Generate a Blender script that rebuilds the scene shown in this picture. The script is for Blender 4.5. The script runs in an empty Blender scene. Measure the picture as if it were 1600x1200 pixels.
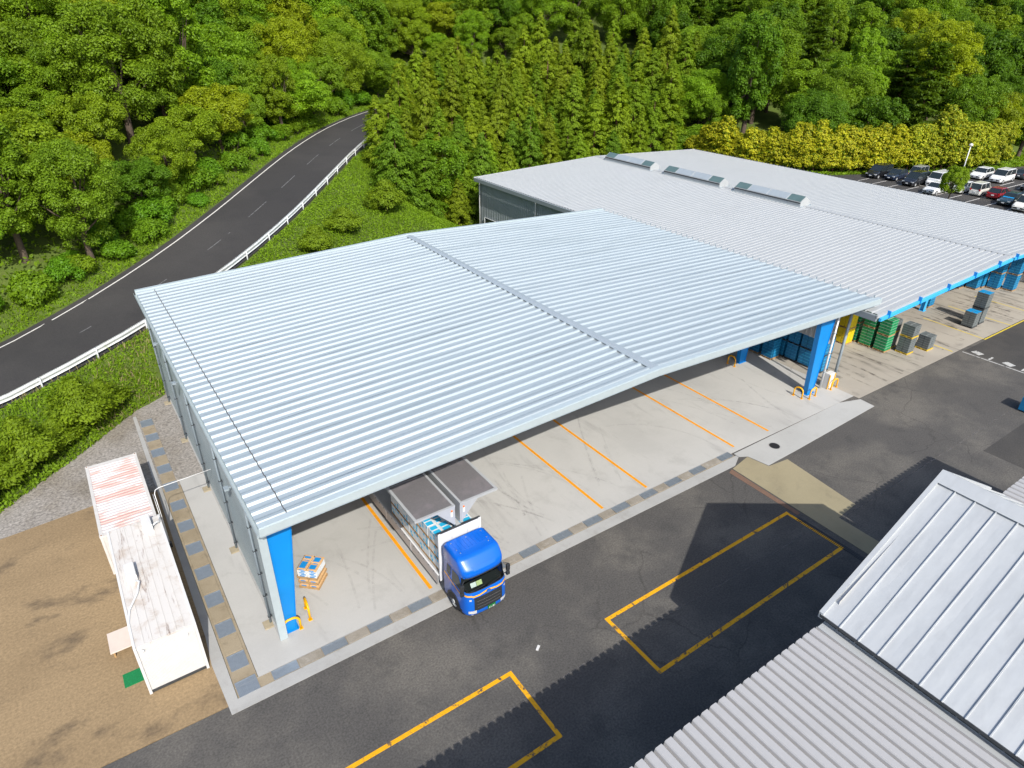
import bpy, math, random
import numpy as np
from math import radians, sin, cos, pi
from mathutils import Matrix, Vector

SC = bpy.context.scene
COL = SC.collection

# ------------------------------------------------------------------ camera, sky, sun, exposure
cam_d = bpy.data.cameras.new('camera')
cam_d.sensor_fit = 'HORIZONTAL'; cam_d.sensor_width = 36.0
cam_d.lens = 36.0 * 1031.67 / 1600.0
cam_d.clip_start = 0.5; cam_d.clip_end = 2000.0
cam = bpy.data.objects.new('camera', cam_d); COL.objects.link(cam)
_r, _u, _f = (0.82329, -0.567479, 0.012705), (0.265694, 0.405051, 0.874837), (0.501598, 0.716869, -0.48425)
cam.matrix_world = Matrix(((_r[0], _u[0], -_f[0], 0.0), (_r[1], _u[1], -_f[1], 0.0), (_r[2], _u[2], -_f[2], 26.0), (0, 0, 0, 1)))
SC.camera = cam

SUN_D = Vector((0.22, 1.10, -1.0)).normalized()          # direction the light travels
sun_el = math.asin(-SUN_D.z)
sun_az = math.atan2(-SUN_D.x, -SUN_D.y)                  # from +Y towards +X
world = bpy.data.worlds.new('World'); SC.world = world; world.use_nodes = True
wn = world.node_tree; wn.nodes.clear()
sky = wn.nodes.new('ShaderNodeTexSky'); sky.sky_type = 'NISHITA'; sky.sun_disc = False
sky.sun_elevation = sun_el; sky.sun_rotation = sun_az % (2 * pi)
sky.altitude = 300; sky.air_density = 1.0; sky.dust_density = 2.5; sky.ozone_density = 1.0
bg = wn.nodes.new('ShaderNodeBackground'); bg.inputs['Strength'].default_value = 0.15
wo = wn.nodes.new('ShaderNodeOutputWorld')
wn.links.new(sky.outputs[0], bg.inputs[0]); wn.links.new(bg.outputs[0], wo.inputs[0])

sd = bpy.data.lights.new('sun', 'SUN'); sd.energy = 3.6; sd.angle = radians(0.5); sd.color = (1.0, 0.955, 0.88)
sun = bpy.data.objects.new('sun', sd); COL.objects.link(sun)
sun.rotation_euler = SUN_D.to_track_quat('-Z', 'Y').to_euler(); sun.location = (-20, -60, 80)

SC.view_settings.view_transform = 'Standard'; SC.view_settings.look = 'None'
SC.view_settings.exposure = 0.5; SC.view_settings.gamma = 1.0
SC.view_settings.use_curve_mapping = False
SC.cycles.max_bounces = 6; SC.cycles.diffuse_bounces = 3; SC.cycles.glossy_bounces = 3
SC.cycles.transmission_bounces = 4; SC.cycles.transparent_max_bounces = 8

RNG = random.Random(7)

# ------------------------------------------------------------------ helpers
def wloc(o):
    v = Vector((0, 0, 0))
    while o is not None:
        v += o.location; o = o.parent
    return v

def link(o, parent=None):
    COL.objects.link(o)
    if parent is not None: o.parent = parent
    return o

def tag(o, label=None, cat=None, group=None, kind=None):
    if label: o['label'] = label
    if cat: o['category'] = cat
    if group: o['group'] = group
    if kind: o['kind'] = kind
    return o

def empty(name, loc, label, cat, group=None, rz=0.0):
    o = bpy.data.objects.new(name, None); o.location = loc; o.rotation_euler = (0, 0, rz)
    o.empty_display_size = 0.2
    COL.objects.link(o)
    return tag(o, label, cat, group)

def copy_tree(o, parent=None):
    c = o.copy(); COL.objects.link(c); c.parent = parent
    for ch in list(o.children): copy_tree(ch, c)
    return c

class MB:
    """collects faces; build() links them as one mesh object"""
    def __init__(s): s.v = []; s.f = []; s.m = []; s.mi = 0
    def add(s, vs, fs):
        n = len(s.v); s.v += [tuple(p) for p in vs]
        for f in fs: s.f.append(tuple(i + n for i in f)); s.m.append(s.mi)
        return s
    def box(s, x0, x1, y0, y1, z0, z1):
        return s.add([(x0,y0,z0),(x1,y0,z0),(x1,y1,z0),(x0,y1,z0),(x0,y0,z1),(x1,y0,z1),(x1,y1,z1),(x0,y1,z1)],
                     [(0,3,2,1),(4,5,6,7),(0,1,5,4),(1,2,6,5),(2,3,7,6),(3,0,4,7)])
    def cbox(s, x0, x1, y0, y1, z0, z1, b=0.02):
        """box with chamfered upper edges"""
        return s.add([(x0,y0,z0),(x1,y0,z0),(x1,y1,z0),(x0,y1,z0),(x0,y0,z1-b),(x1,y0,z1-b),(x1,y1,z1-b),(x0,y1,z1-b),
                      (x0+b,y0+b,z1),(x1-b,y0+b,z1),(x1-b,y1-b,z1),(x0+b,y1-b,z1)],
                     [(0,3,2,1),(0,1,5,4),(1,2,6,5),(2,3,7,6),(3,0,4,7),(4,5,9,8),(5,6,10,9),(6,7,11,10),(7,4,8,11),(8,9,10,11)])
    def obox(s, c, size, rz=0.0):
        cx, cy, cz = c; a, b, d = size[0]/2, size[1]/2, size[2]/2; C, S = cos(rz), sin(rz)
        pts = [(cx+C*x-S*y, cy+S*x+C*y, cz+z) for z in (-d, d) for x, y in ((-a,-b),(a,-b),(a,b),(-a,b))]
        return s.add(pts, [(0,3,2,1),(4,5,6,7),(0,1,5,4),(1,2,6,5),(2,3,7,6),(3,0,4,7)])
    def poly(s, pts): return s.add(pts, [tuple(range(len(pts)))])
    def prism(s, pts, z0, z1):
        n = len(pts)
        return s.add([(p[0],p[1],z0) for p in pts] + [(p[0],p[1],z1) for p in pts],
                     [tuple(reversed(range(n))), tuple(range(n,2*n))] + [(i,(i+1)%n,n+(i+1)%n,n+i) for i in range(n)])
    def extrude(s, prof, a, b):
        """profile of 3-D points at a, shifted by vector b-a"""
        n = len(prof); d = Vector(b) - Vector(a)
        p0 = [Vector(p) for p in prof]
        return s.add(p0 + [p + d for p in p0], [tuple(reversed(range(n))), tuple(range(n,2*n))] + [(i,(i+1)%n,n+(i+1)%n,n+i) for i in range(n)])
    def tube(s, pts, r, n=8, caps=True):
        P = [Vector(p) for p in pts]; rr = r if isinstance(r, (list, tuple)) else [r]*len(P)
        rings = []; u = None
        for i, p in enumerate(P):
            t = (P[min(i+1,len(P)-1)] - P[max(i-1,0)]).normalized()
            if u is None:
                u = t.orthogonal().normalized()
            else:
                u = (u - t*u.dot(t)).normalized()
            w = t.cross(u)
            rings.append([p + (u*cos(2*pi*k/n) + w*sin(2*pi*k/n))*rr[i] for k in range(n)])
        vs = [q for R in rings for q in R]; fs = []
        for i in range(len(P)-1):
            for k in range(n): fs.append((i*n+k, i*n+(k+1)%n, (i+1)*n+(k+1)%n, (i+1)*n+k))
        if caps: fs += [tuple(reversed(range(n))), tuple((len(P)-1)*n+k for k in range(n))]
        return s.add(vs, fs)
    def strip(s, left, right):
        n = len(left)
        return s.add(list(left)+list(right), [(n+i, n+i+1, i+1, i) for i in range(n-1)])
    def mesh(s, name, mats, smooth=False):
        me = bpy.data.meshes.new(name); me.from_pydata(s.v, [], s.f)
        for m in (mats if isinstance(mats, (list, tuple)) else [mats]): me.materials.append(m)
        if any(s.m): me.polygons.foreach_set('material_index', s.m)
        if smooth: me.polygons.foreach_set('use_smooth', [True]*len(s.f))
        me.update()
        return me
    def build(s, name, mats, parent=None, smooth=False, world=True, **kw):
        if parent is not None and world:
            o0 = wloc(parent); s.v = [(p[0]-o0.x, p[1]-o0.y, p[2]-o0.z) for p in s.v]
        o = bpy.data.objects.new(name, s.mesh(name, mats, smooth)); link(o, parent)
        return tag(o, **kw)

def bevel(o, w=0.02, seg=2, ang=40):
    m = o.modifiers.new('bevel', 'BEVEL'); m.width = w; m.segments = seg; m.limit_method = 'ANGLE'; m.angle_limit = radians(ang)
    return o

# ------------------------------------------------------------------ materials
def node(nt, t, **kw):
    n = nt.nodes.new(t)
    for k, v in kw.items(): setattr(n, k, v)
    return n
def new_mat(name):
    m = bpy.data.materials.new(name); m.use_nodes = True; nt = m.node_tree
    return m, nt, nt.nodes['Principled BSDF']
def setp(b, **kw):
    for k, v in kw.items(): b.inputs[k].default_value = v
def noise(nt, vec, scale, detail=4, rough=.6, dist=0.0):
    n = node(nt, 'ShaderNodeTexNoise'); n.inputs['Scale'].default_value = scale; n.inputs['Detail'].default_value = detail
    n.inputs['Roughness'].default_value = rough; n.inputs['Distortion'].default_value = dist
    nt.links.new(vec, n.inputs['Vector']); return n.outputs[0]
def mapr(nt, v, a, b, c=0.0, d=1.0, smooth=False):
    n = node(nt, 'ShaderNodeMapRange')
    if smooth: n.interpolation_type = 'SMOOTHSTEP'
    n.inputs[1].default_value = a; n.inputs[2].default_value = b; n.inputs[3].default_value = c; n.inputs[4].default_value = d
    nt.links.new(v, n.inputs[0]); return n.outputs[0]
def mixc(nt, fac, a, b, mode='MIX'):
    n = node(nt, 'ShaderNodeMix', data_type='RGBA', blend_type=mode); n.clamp_factor = True
    for i, x in ((6, a), (7, b)):
        if isinstance(x, (tuple, list)): n.inputs[i].default_value = (x[0], x[1], x[2], 1)
        else: nt.links.new(x, n.inputs[i])
    if isinstance(fac, (int, float)): n.inputs[0].default_value = fac
    else: nt.links.new(fac, n.inputs[0])
    return n.outputs[2]
def math_n(nt, op, a, b=None):
    n = node(nt, 'ShaderNodeMath', operation=op)
    for i, x in enumerate((a, b)):
        if x is None: continue
        if isinstance(x, (int, float)): n.inputs[i].default_value = x
        else: nt.links.new(x, n.inputs[i])
    return n.outputs[0]
def pos(nt, scale=(1,1,1), rot=0.0, local=False):
    if local:
        g = node(nt, 'ShaderNodeTexCoord').outputs['Object']
    else:
        g = node(nt, 'ShaderNodeNewGeometry').outputs['Position']
    mp = node(nt, 'ShaderNodeMapping'); mp.inputs['Scale'].default_value = scale; mp.inputs['Rotation'].default_value = (0, 0, rot)
    nt.links.new(g, mp.inputs[0]); return mp.outputs[0]
def bump(nt, b, h, strength=.3, dist=.02):
    n = node(nt, 'ShaderNodeBump'); n.inputs['Strength'].default_value = strength; n.inputs['Distance'].default_value = dist
    nt.links.new(h, n.inputs['Height']); nt.links.new(n.outputs[0], b.inputs['Normal'])

def mat(name, base, var=.12, scale=3.0, rough=.6, metal=0.0, bmp=0.0, bscale=25.0, second=None, sscale=.25, smask=(.5,.68), samt=1.0, stretch=(1,1,1), local=False, spec=.5, coat=0.0, rvar=0.0):
    m, nt, b = new_mat(name)
    p = pos(nt, stretch, local=local)
    v = mapr(nt, noise(nt, p, scale, 5, .65), .25, .75, 1-var, 1+var)
    col = mixc(nt, 1.0, base, mixc(nt, v, (0,0,0), (1,1,1)) if False else v, 'MULTIPLY')
    if second is not None:
        p2 = pos(nt, stretch, local=local)
        f = mapr(nt, noise(nt, p2, sscale, 6, .62, .4), smask[0], smask[1], 0, samt, True)
        col = mixc(nt, f, col, second)
    nt.links.new(col, b.inputs['Base Color'])
    setp(b, Roughness=rough, Metallic=metal)
    b.inputs['Specular IOR Level'].default_value = spec
    if coat: setp(b, **{'Coat Weight': coat, 'Coat Roughness': .06})
    if rvar:
        nt.links.new(mapr(nt, noise(nt, p, scale*.6, 4), .3, .7, rough-rvar, rough+rvar), b.inputs['Roughness'])
    if bmp: bump(nt, b, noise(nt, p, bscale, 3), bmp)
    return m

MAT = {}
MAT['roof_new'] = mat('roof_new', (.40,.46,.485), .05, 1.4, .45, .3, 0, second=(.33,.385,.405), sscale=.9, smask=(.48,.66), samt=.55, stretch=(.10,1.6,1), rvar=.05)
MAT['roof_cap'] = mat('roof_cap', (.42,.47,.495), .05, 2, .38, .35)
MAT['roof_old'] = mat('roof_old', (.375,.392,.398), .03, 1.2, .55, .05, second=(.348,.365,.37), sscale=.2, samt=.5)
MAT['roof_near'] = mat('roof_near', (.385,.38,.378), .03, 3.5, .6, .05, second=(.355,.35,.345), sscale=.5, samt=.4)
MAT['roof_seam'] = mat('roof_seam', (.45,.468,.478), .05, 2.0, .45, .2, second=(.39,.405,.415), sscale=.6, samt=.6, stretch=(1,2.2,1), rvar=.08)
MAT['trim'] = mat('trim', (.46,.53,.55), .05, 3, .4, .25)
MAT['closure'] = mat('closure', (.10,.10,.105), .2, 8, .8)
MAT['wall_metal'] = mat('wall_metal', (.25,.30,.325), .07, .9, .28, .35, second=(.21,.25,.27), sscale=.3, samt=.6)
MAT['wall_old'] = mat('wall_old', (.24,.27,.285), .06, .8, .5, .15)
MAT['wall_grey'] = mat('wall_grey', (.40,.40,.395), .05, .8, .7)
MAT['dark_steel'] = mat('dark_steel', (.06,.065,.07), .2, 6, .5, .3)
MAT['pipe_grey'] = mat('pipe_grey', (.30,.36,.40), .06, 3, .4, .1)
MAT['pipe_white'] = mat('pipe_white', (.72,.73,.73), .05, 3, .45)
MAT['blue_steel'] = mat('blue_steel', (.002,.215,.60), .08, .9, .42, 0, second=(.003,.19,.54), sscale=.5, samt=.5)
MAT['blue_light'] = mat('blue_light', (.045,.40,.76), .06, .8, .45)
MAT['paint_yellow'] = mat('paint_yellow', (.85,.43,.0), .08, 6, .45)
MAT['white_plastic'] = mat('white_plastic', (.62,.615,.60), .05, 2, .5)
MAT['glass_dark'] = mat('glass_dark', (.018,.026,.03), .1, 2, .06, 0, spec=.6)
MAT['glass_green'] = mat('glass_green', (.09,.145,.145), .12, 1, .12, 0, spec=.6)
MAT['wood'] = mat('wood', (.40,.25,.11), .25, 5, .8, bmp=.3, bscale=30)
MAT['pallet_yellow'] = mat('pallet_yellow', (.62,.42,.03), .12, 5, .6)
MAT['rubber'] = mat('rubber', (.022,.022,.023), .2, 8, .8)
MAT['chrome'] = mat('chrome', (.62,.63,.64), .04, 4, .22, .9)
MAT['alu'] = mat('alu', (.44,.455,.465), .06, 2.5, .45, .2)
MAT['footing'] = mat('footing', (.34,.29,.20), .15, 4, .9, bmp=.3)

def ground_mat(name, base, second, third, rough=.9, grain=.25, gscale=60, s1=.14, s2=.5, amt1=.8, amt2=.5, cracks=0.0, stretch=(1,1,1), bmp=.25, m1=(.42,.66), m2=(.52,.72), streak=None):
    m, nt, b = new_mat(name)
    p = pos(nt); ps = pos(nt, stretch)
    g = mapr(nt, noise(nt, p, gscale, 3, .7), .25, .75, 1-grain, 1+grain)
    f1 = mapr(nt, noise(nt, ps, s1, 7, .62, .2), m1[0], m1[1], 0, amt1, True)
    f2 = mapr(nt, noise(nt, ps, s2, 6, .66, .2), m2[0], m2[1], 0, amt2, True)
    col = mixc(nt, f2, mixc(nt, f1, base, second), third)
    if streak:
        sc, st, amt = streak
        q = pos(nt, st)
        f3 = mapr(nt, noise(nt, q, 1.0, 6, .62, .15), .55, .75, 0, amt, True)
        col = mixc(nt, f3, col, sc)
    if cracks:
        q = pos(nt); wob = node(nt, 'ShaderNodeVectorMath', operation='ADD')
        nn = node(nt, 'ShaderNodeTexNoise'); nn.inputs['Scale'].default_value = .7; nn.inputs['Detail'].default_value = 6; nt.links.new(q, nn.inputs['Vector'])
        nt.links.new(q, wob.inputs[0]); nt.links.new(nn.outputs[1], wob.inputs[1])
        vo = node(nt, 'ShaderNodeTexVoronoi', feature='DISTANCE_TO_EDGE'); vo.inputs['Scale'].default_value = .17
        nt.links.new(wob.outputs[0], vo.inputs['Vector'])
        ck = mapr(nt, vo.outputs['Distance'], .002, .010, 1, 0, True)
        msk = mapr(nt, noise(nt, p, .11, 3), .46, .58, 0, cracks, True)
        col = mixc(nt, math_n(nt, 'MULTIPLY', ck, msk), col, tuple(c*.35 for c in base))
    col = mixc(nt, 1.0, col, g, 'MULTIPLY')
    nt.links.new(col, b.inputs['Base Color']); setp(b, Roughness=rough)
    b.inputs['Specular IOR Level'].default_value = .3
    if bmp: bump(nt, b, noise(nt, p, gscale*.6, 4, .7), bmp, .015)
    return m
MAT['asphalt'] = ground_mat('asphalt', (.080,.076,.071), (.145,.134,.116), (.054,.053,.051), .88, .42, 11, .17, .55, .75, .55, cracks=.35, m1=(.42,.68), m2=(.50,.72))
MAT['asphalt_new'] = ground_mat('asphalt_new', (.050,.048,.046), (.074,.069,.062), (.040,.039,.038), .88, .34, 12, .16, .5, .8, .6)
MAT['road'] = ground_mat('road', (.040,.038,.037), (.054,.051,.048), (.031,.030,.030), .85, .28, 12, .14, .4, .8, .5, stretch=(.5,.5,1))
MAT['slab'] = ground_mat('slab', (.43,.425,.405), (.37,.366,.35), (.31,.303,.285), .8, .06, 30, .12, .45, .8, .45, streak=((.24,.235,.225), (.9,.16,1), .45), bmp=.08)
MAT['slab_dirty'] = ground_mat('slab_dirty', (.36,.33,.28), (.30,.275,.235), (.20,.185,.16), .8, .08, 30, .12, .6, .8, .6, streak=((.13,.12,.105), (.9,.10,1), .75), bmp=.08)
MAT['apron'] = ground_mat('apron', (.40,.40,.385), (.36,.36,.345), (.30,.295,.28), .85, .07, 25, .3, .8, .7, .4, bmp=.08)
MAT['kerb'] = ground_mat('kerb', (.37,.368,.355), (.31,.308,.295), (.26,.25,.225), .85, .08, 25, .4, 1.2, .7, .5, bmp=.1)
MAT['tan_conc'] = ground_mat('tan_conc', (.30,.26,.165), (.25,.215,.135), (.20,.175,.12), .9, .1, 25, .3, 1.0, .6, .4, bmp=.12)
MAT['dirt'] = ground_mat('dirt', (.275,.197,.110), (.225,.160,.089), (.125,.092,.058), .95, .28, 8, .16, .38, .8, .9, stretch=(.7,1.1,1), bmp=.5, m2=(.54,.70))
MAT['gravel'] = ground_mat('gravel', (.27,.25,.225), (.19,.165,.13), (.13,.115,.095), .95, .6, 6, .22, .9, .8, .5, bmp=.9)
MAT['soil'] = ground_mat('soil', (.085,.125,.020), (.060,.085,.018), (.11,.10,.035), .95, .3, 6, .2, 1.0, .8, .5, bmp=.5)
MAT['brick'] = ground_mat('brick', (.17,.105,.075), (.13,.085,.06), (.09,.07,.055), .9, .2, 14, .6, 2, .6, .5)
MAT['grate'] = mat('grate', (.30,.34,.38), .1, 6, .45, .5)
MAT['grate_dark'] = mat('grate_dark', (.05,.052,.055), .2, 6, .6, .4)
MAT['cover_conc'] = ground_mat('cover_conc', (.30,.25,.175), (.24,.195,.13), (.16,.13,.09), .9, .14, 20, .7, 2.0, .8, .6, bmp=.2)
MAT['cover_front'] = ground_mat('cover_front', (.27,.245,.205), (.20,.175,.135), (.40,.38,.34), .9, .14, 20, .8, 2.2, .8, .6, bmp=.2)
MAT['cast_iron'] = mat('cast_iron', (.03,.03,.031), .25, 10, .6, .4, bmp=.4)
def paint_mat(name, base, under, wear):
    m, nt, b = new_mat(name); p = pos(nt)
    f = mapr(nt, noise(nt, p, 2.6, 9, .72, .5), wear, wear+.10, 0, 1, True)
    v = mapr(nt, noise(nt, p, 5, 4), .3, .7, .85, 1.1)
    nt.links.new(mixc(nt, f, mixc(nt, 1.0, base, v, 'MULTIPLY'), under), b.inputs['Base Color']); setp(b, Roughness=.7); return m
MAT['line_slab'] = paint_mat('line_slab', (.76,.30,.0), (.45,.36,.25), .70)
MAT['line_yard'] = paint_mat('line_yard', (.76,.37,.0), (.07,.06,.05), .53)
MAT['line_dock'] = paint_mat('line_dock', (.62,.47,.03), (.3,.27,.2), .62)
MAT['line_white'] = paint_mat('line_white', (.62,.60,.56), (.07,.07,.07), .62)
MAT['line_faint'] = paint_mat('line_faint', (.15,.15,.148), (.055,.055,.055), .48)
MAT['line_mark'] = paint_mat('line_mark', (.45,.45,.43), (.07,.07,.07), .52)

# ------------------------------------------------------------------ terrain
ROAD = np.array([(-70,33,.2),(-50,43.5,.25),(-30,51.8,.35),(-18,55.9,.5),(-12,57.9,.72),(-7.86,59.44,1.01),(-4.06,60.68,1.8),(-0.41,62.31,2.56),(3.09,64.25,3.29),(6.41,66.47,4.0),(9.58,68.92,4.67),(12.6,71.54,5.32),(15.48,74.32,5.94),(18.25,77.2,6.52),(20.93,80.17,7.08),(23.54,83.2,7.61),(26.11,86.26,8.11),(28.67,89.34,8.58),(31.23,92.41,9.03),(33.83,95.45,9.44),(36.48,98.45,9.82),(39.2,101.38,10.18),(42.01,104.22,10.51),(44.93,106.96,10.8),(47.96,109.57,11.07),(51.12,112.02,11.31),(54.41,114.3,11.52),(57.82,116.38,11.7),(61.37,118.23,11.85),(65.03,119.83,11.98),(68.8,121.16,12.07),(72.67,122.2,12.13),(76.6,122.92,12.17),(84,123.3,12.2),(95,122,12.2),(110,117,12.2)])
YARD = np.array([(-90,18),(-40,22),(-20,31),(-7.4,41.9),(-2.7,46.3),(1.2,50.4),(3.4,51.9),(3.6,54.6),(30,56.5),(46,60),(46.5,79.5),(70,80.5),(93,81),(94.5,60),(94.5,-70),(-90,-70)], float)
CARPARK = np.array([(98,8),(172,8),(172,44.2),(139,46.2),(126.2,48.6),(114,54.2),(108.5,56.8),(103,59.2),(98,63.5)], float)
CPZ = 5.0

def seg_dist(P, A, B):
    d = B - A; t = np.clip(((P - A) @ d) / (d @ d), 0, 1); q = A + t[:, None]*d
    return np.linalg.norm(P - q, axis=1), t, (d[0]*(P[:,1]-A[1]) - d[1]*(P[:,0]-A[0]))
def road_info(P):
    best = np.full(len(P), 1e9); z = np.zeros(len(P)); side = np.zeros(len(P))
    for i in range(len(ROAD)-1):
        d, t, s = seg_dist(P, ROAD[i,:2], ROAD[i+1,:2])
        k = d < best; best[k] = d[k]; z[k] = (ROAD[i,2] + t*(ROAD[i+1,2]-ROAD[i,2]))[k]; side[k] = np.sign(s[k])
    return best, z, side
def yard_dist(P, YARD=YARD):
    n = len(YARD); best = np.full(len(P), 1e9); ins = np.zeros(len(P), bool)
    for i in range(n):
        A, B = YARD[i], YARD[(i+1) % n]
        d, t, s = seg_dist(P, A, B); best = np.minimum(best, d)
        c = ((A[1] > P[:,1]) != (B[1] > P[:,1]))
        with np.errstate(divide='ignore', invalid='ignore'):
            xx = (B[0]-A[0])*(P[:,1]-A[1])/(B[1]-A[1]) + A[0]
        ins ^= c & (P[:,0] < xx)
    return np.where(ins, -best, best)
def wob(x, y):
    return np.sin(x*.31+1.3)*np.cos(y*.27)*.5 + np.sin(x*.11+y*.13)*.9 + np.sin(x*.73-y*.61)*.2
def terrain_z(x, y):
    P = np.stack([np.asarray(x, float).ravel(), np.asarray(y, float).ravel()], 1)
    rd, rz, side = road_info(P); a = np.maximum(yard_dist(P), 0); ins = yard_dist(P) < 0
    b = np.maximum(rd - 5.6, 0)
    left = side > 0
    hl = rz + np.where(b < 1.5, .02*b, .03 + .34*(b-1.5)) ; hl = np.where(hl > rz+20, rz+20+(hl-rz-20)*.45, hl)
    t = a/(a+b+1e-6); hr = rz*np.clip(t*1.06, 0, 1) + .16*np.clip(np.minimum(a, b)-6, 0, 60)
    east = np.clip((P[:,0]-72)/34, 0, 1)
    cp = yard_dist(P, CARPARK); c = np.maximum(cp, 0)
    he = np.minimum(1.4*a, CPZ + .27*np.clip(c-7, 0, 160)); he = np.minimum(he, 38)
    hr = hr*(1-east) + east*he
    hl = hl*(1-east) + east*he
    h = np.where(left, hl, hr)
    w = np.clip(np.minimum(a, b)/6, 0, 1)*np.where(side > 0, 1, .45)
    h = h + wob(P[:,0], P[:,1])*w*.8
    h = np.where(rd < 5.6, rz - .12, h)
    h = np.where(cp < 0, CPZ-.25, np.where(cp < 3, CPZ, h)) if True else h
    h = np.where(ins, -.25, h)
    return h

def grid_lines(lo, hi, fine_lo, fine_hi, f, c):
    return np.unique(np.concatenate([np.arange(lo, fine_lo, c), np.arange(fine_lo, fine_hi, f), np.arange(fine_hi, hi+c, c)]))
gx = grid_lines(-100, 330, -24, 60, 1.0, 4.0); gy = grid_lines(-70, 330, 36, 128, 1.0, 4.0)
GX, GY = np.meshgrid(gx, gy); GZ = terrain_z(GX, GY).reshape(GX.shape)
nx_, ny_ = len(gx), len(gy)
V = np.stack([GX.ravel(), GY.ravel(), GZ.ravel()], 1)
ii = (np.arange(ny_-1)[:,None]*nx_ + np.arange(nx_-1)[None,:]).ravel()
F = np.stack([ii, ii+1, ii+nx_+1, ii+nx_], 1)
me = bpy.data.meshes.new('terrain'); me.from_pydata(V.tolist(), [], F.tolist()); me.materials.append(MAT['soil'])
me.polygons.foreach_set('use_smooth', [True]*len(F))
ter = link(bpy.data.objects.new('terrain', me)); ter['kind'] = 'structure'

def struct(name, mb, m, parent=None): 
    o = mb.build(name, m, parent); o['kind'] = 'structure'; return o
def sheet(name, pts, z, m, parent=None):
    return struct(name, MB().prism(pts, z-.12, z), m, parent)

# yard surfaces
sheet('asphalt_yard', [(-95,-68),(94.3,-68),(94.3,60),(92.5,79.5),(92,79.5),(92,40),(48,40),(3.45,40),(3.45,21.6),(.55,21.6),(-4.1,21.68),(-30,21.9),(-38,21),(-88,17)], 0.0, MAT['asphalt'])
sheet('dirt_ground', [(.74,21.62),(.74,40.2),(-2.4,40.0),(-7.4,39.5),(-20,34),(-38,24),(-38,21.2),(-30,21.93),(-4.1,21.72)], .004, MAT['dirt'])
sheet('gravel_ground', [(.9,39.2),(3.5,39.2),(3.5,54),(3.3,51.9),(1.2,50.6),(-2.7,46.6),(-7.4,42.2),(-20,33.6),(-20,31.8),(-7.4,39.4),(-2.4,39.9)], .008, MAT['gravel'])
slab = sheet('concrete_floor', [(2.0,22.35),(46.6,21.95),(48.6,21.9),(48.6,55),(3.6,55),(3.6,39.6),(2.0,39.75)], .016, MAT['slab'])
sheet('dock_floor', [(48.605,21.45),(92,21.1),(92,79),(48.605,79)], .016, MAT['slab_dirty'])
sheet('kerb_strip', [(.54,21.12),(33.0,20.98),(34.0,21.5),(34.0,21.72),(.95,21.76),(.95,49.6),(.74,49.6),(.55,26),(.42,24.2)], .02, MAT['kerb'])
sheet('concrete_patch', [(34.05,21.94),(46.6,21.93),(48.55,21.3),(48.45,20.1),(37.9,19.8),(34.9,19.75),(34.6,21.2),(34.05,21.5)], .022, MAT['apron'])
sheet('tan_patch', [(32.6,20.85),(34.55,21.2),(34.85,19.7),(36.6,19.5),(35.95,14.2),(33.95,14.05),(33.9,8.5),(32.4,8.5)], .012, MAT['tan_conc'])
sheet('brick_strip', [(32.05,20.7),(32.5,20.85),(32.38,15.6),(32.05,15.6)], .010, MAT['brick'])
sheet('drain_bed', [(.97,21.78),(33.9,21.74),(33.9,22.33),(1.98,22.36),(1.98,49.7),(.97,49.7)], .006, MAT['cover_conc'])
sheet('carpark_asphalt', [tuple(p) for p in CARPARK], CPZ, MAT['asphalt_new'])
sheet('asphalt_patch', [(49,8),(90,8),(90,20.9),(65,21.0),(65,12.5),(49,12.5)], .004, MAT['asphalt_new'])

# drain covers: grates and concrete slabs laid in turn
drain_f = MB().box(.98,33.88,22.345,22.352,.0,.03).build('drain_channel', MAT['kerb'], None); drain_f['kind'] = 'structure'
def grate_mesh(lx, ly, bars_x, name='grate_cover'):
    b = MB(); t = .035
    b.box(-lx/2,lx/2,-ly/2,-ly/2+t,0,.03); b.box(-lx/2,lx/2,ly/2-t,ly/2,0,.03)
    b.box(-lx/2,-lx/2+t,-ly/2+t,ly/2-t,0,.03); b.box(lx/2-t,lx/2,-ly/2+t,ly/2-t,0,.03)
    b.box(-lx/2+t,lx/2-t,-ly/2+t,ly/2-t,0,.012)
    n = bars_x
    for i in range(n):
        x = -lx/2 + t + (lx-2*t)*(i+.5)/n; b.box(x-.012,x+.012,-ly/2+t,ly/2-t,.012,.027)
    b.box(-.03,.03,-ly/2+t,ly/2-t,.012,.029)
    return b.mesh(name, MAT['grate'])
gm_f = grate_mesh(1.16, .52, 16); gm_l = grate_mesh(.78, .95, 10); gm_c = grate_mesh(.9, .85, 12)
cm_f = MB().cbox(-.52,.52,-.27,.27,0,.03,.012).mesh('concrete_cover', MAT['cover_front'])
cm_l = MB().cbox(-.40,.40,-.56,.56,0,.03,.012).mesh('concrete_cover', MAT['cover_conc'])
def piece(name, me, loc, parent, rz=0.0, sx=1.0, sy=1.0):
    o = bpy.data.objects.new(name, me); link(o, parent); o.location = Vector(loc) - wloc(parent); o.rotation_euler = (0,0,rz); o.scale = (sx, sy, 1)
    return o
xs = [33.25,30.49,28.21,26.0,23.65,21.4,19.12,16.78,14.5,12.2,9.95,7.75,5.45,3.12]
for i, x in enumerate(xs):
    piece('grate_cover', gm_f, (x, 22.05, .008+RNG.random()*.004), drain_f, RNG.uniform(-.006,.006))
    if i < len(xs)-1:
        xn = xs[i+1]; w = (x-xn) - 1.2
        piece('concrete_cover', cm_f, ((x+xn)/2, 22.05, .008+RNG.random()*.006), drain_f, RNG.uniform(-.008,.008), w/1.06)
piece('grate_cover', gm_c, (1.47, 22.18, .012), drain_f, .02)
y = 23.75; k = 0
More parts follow.
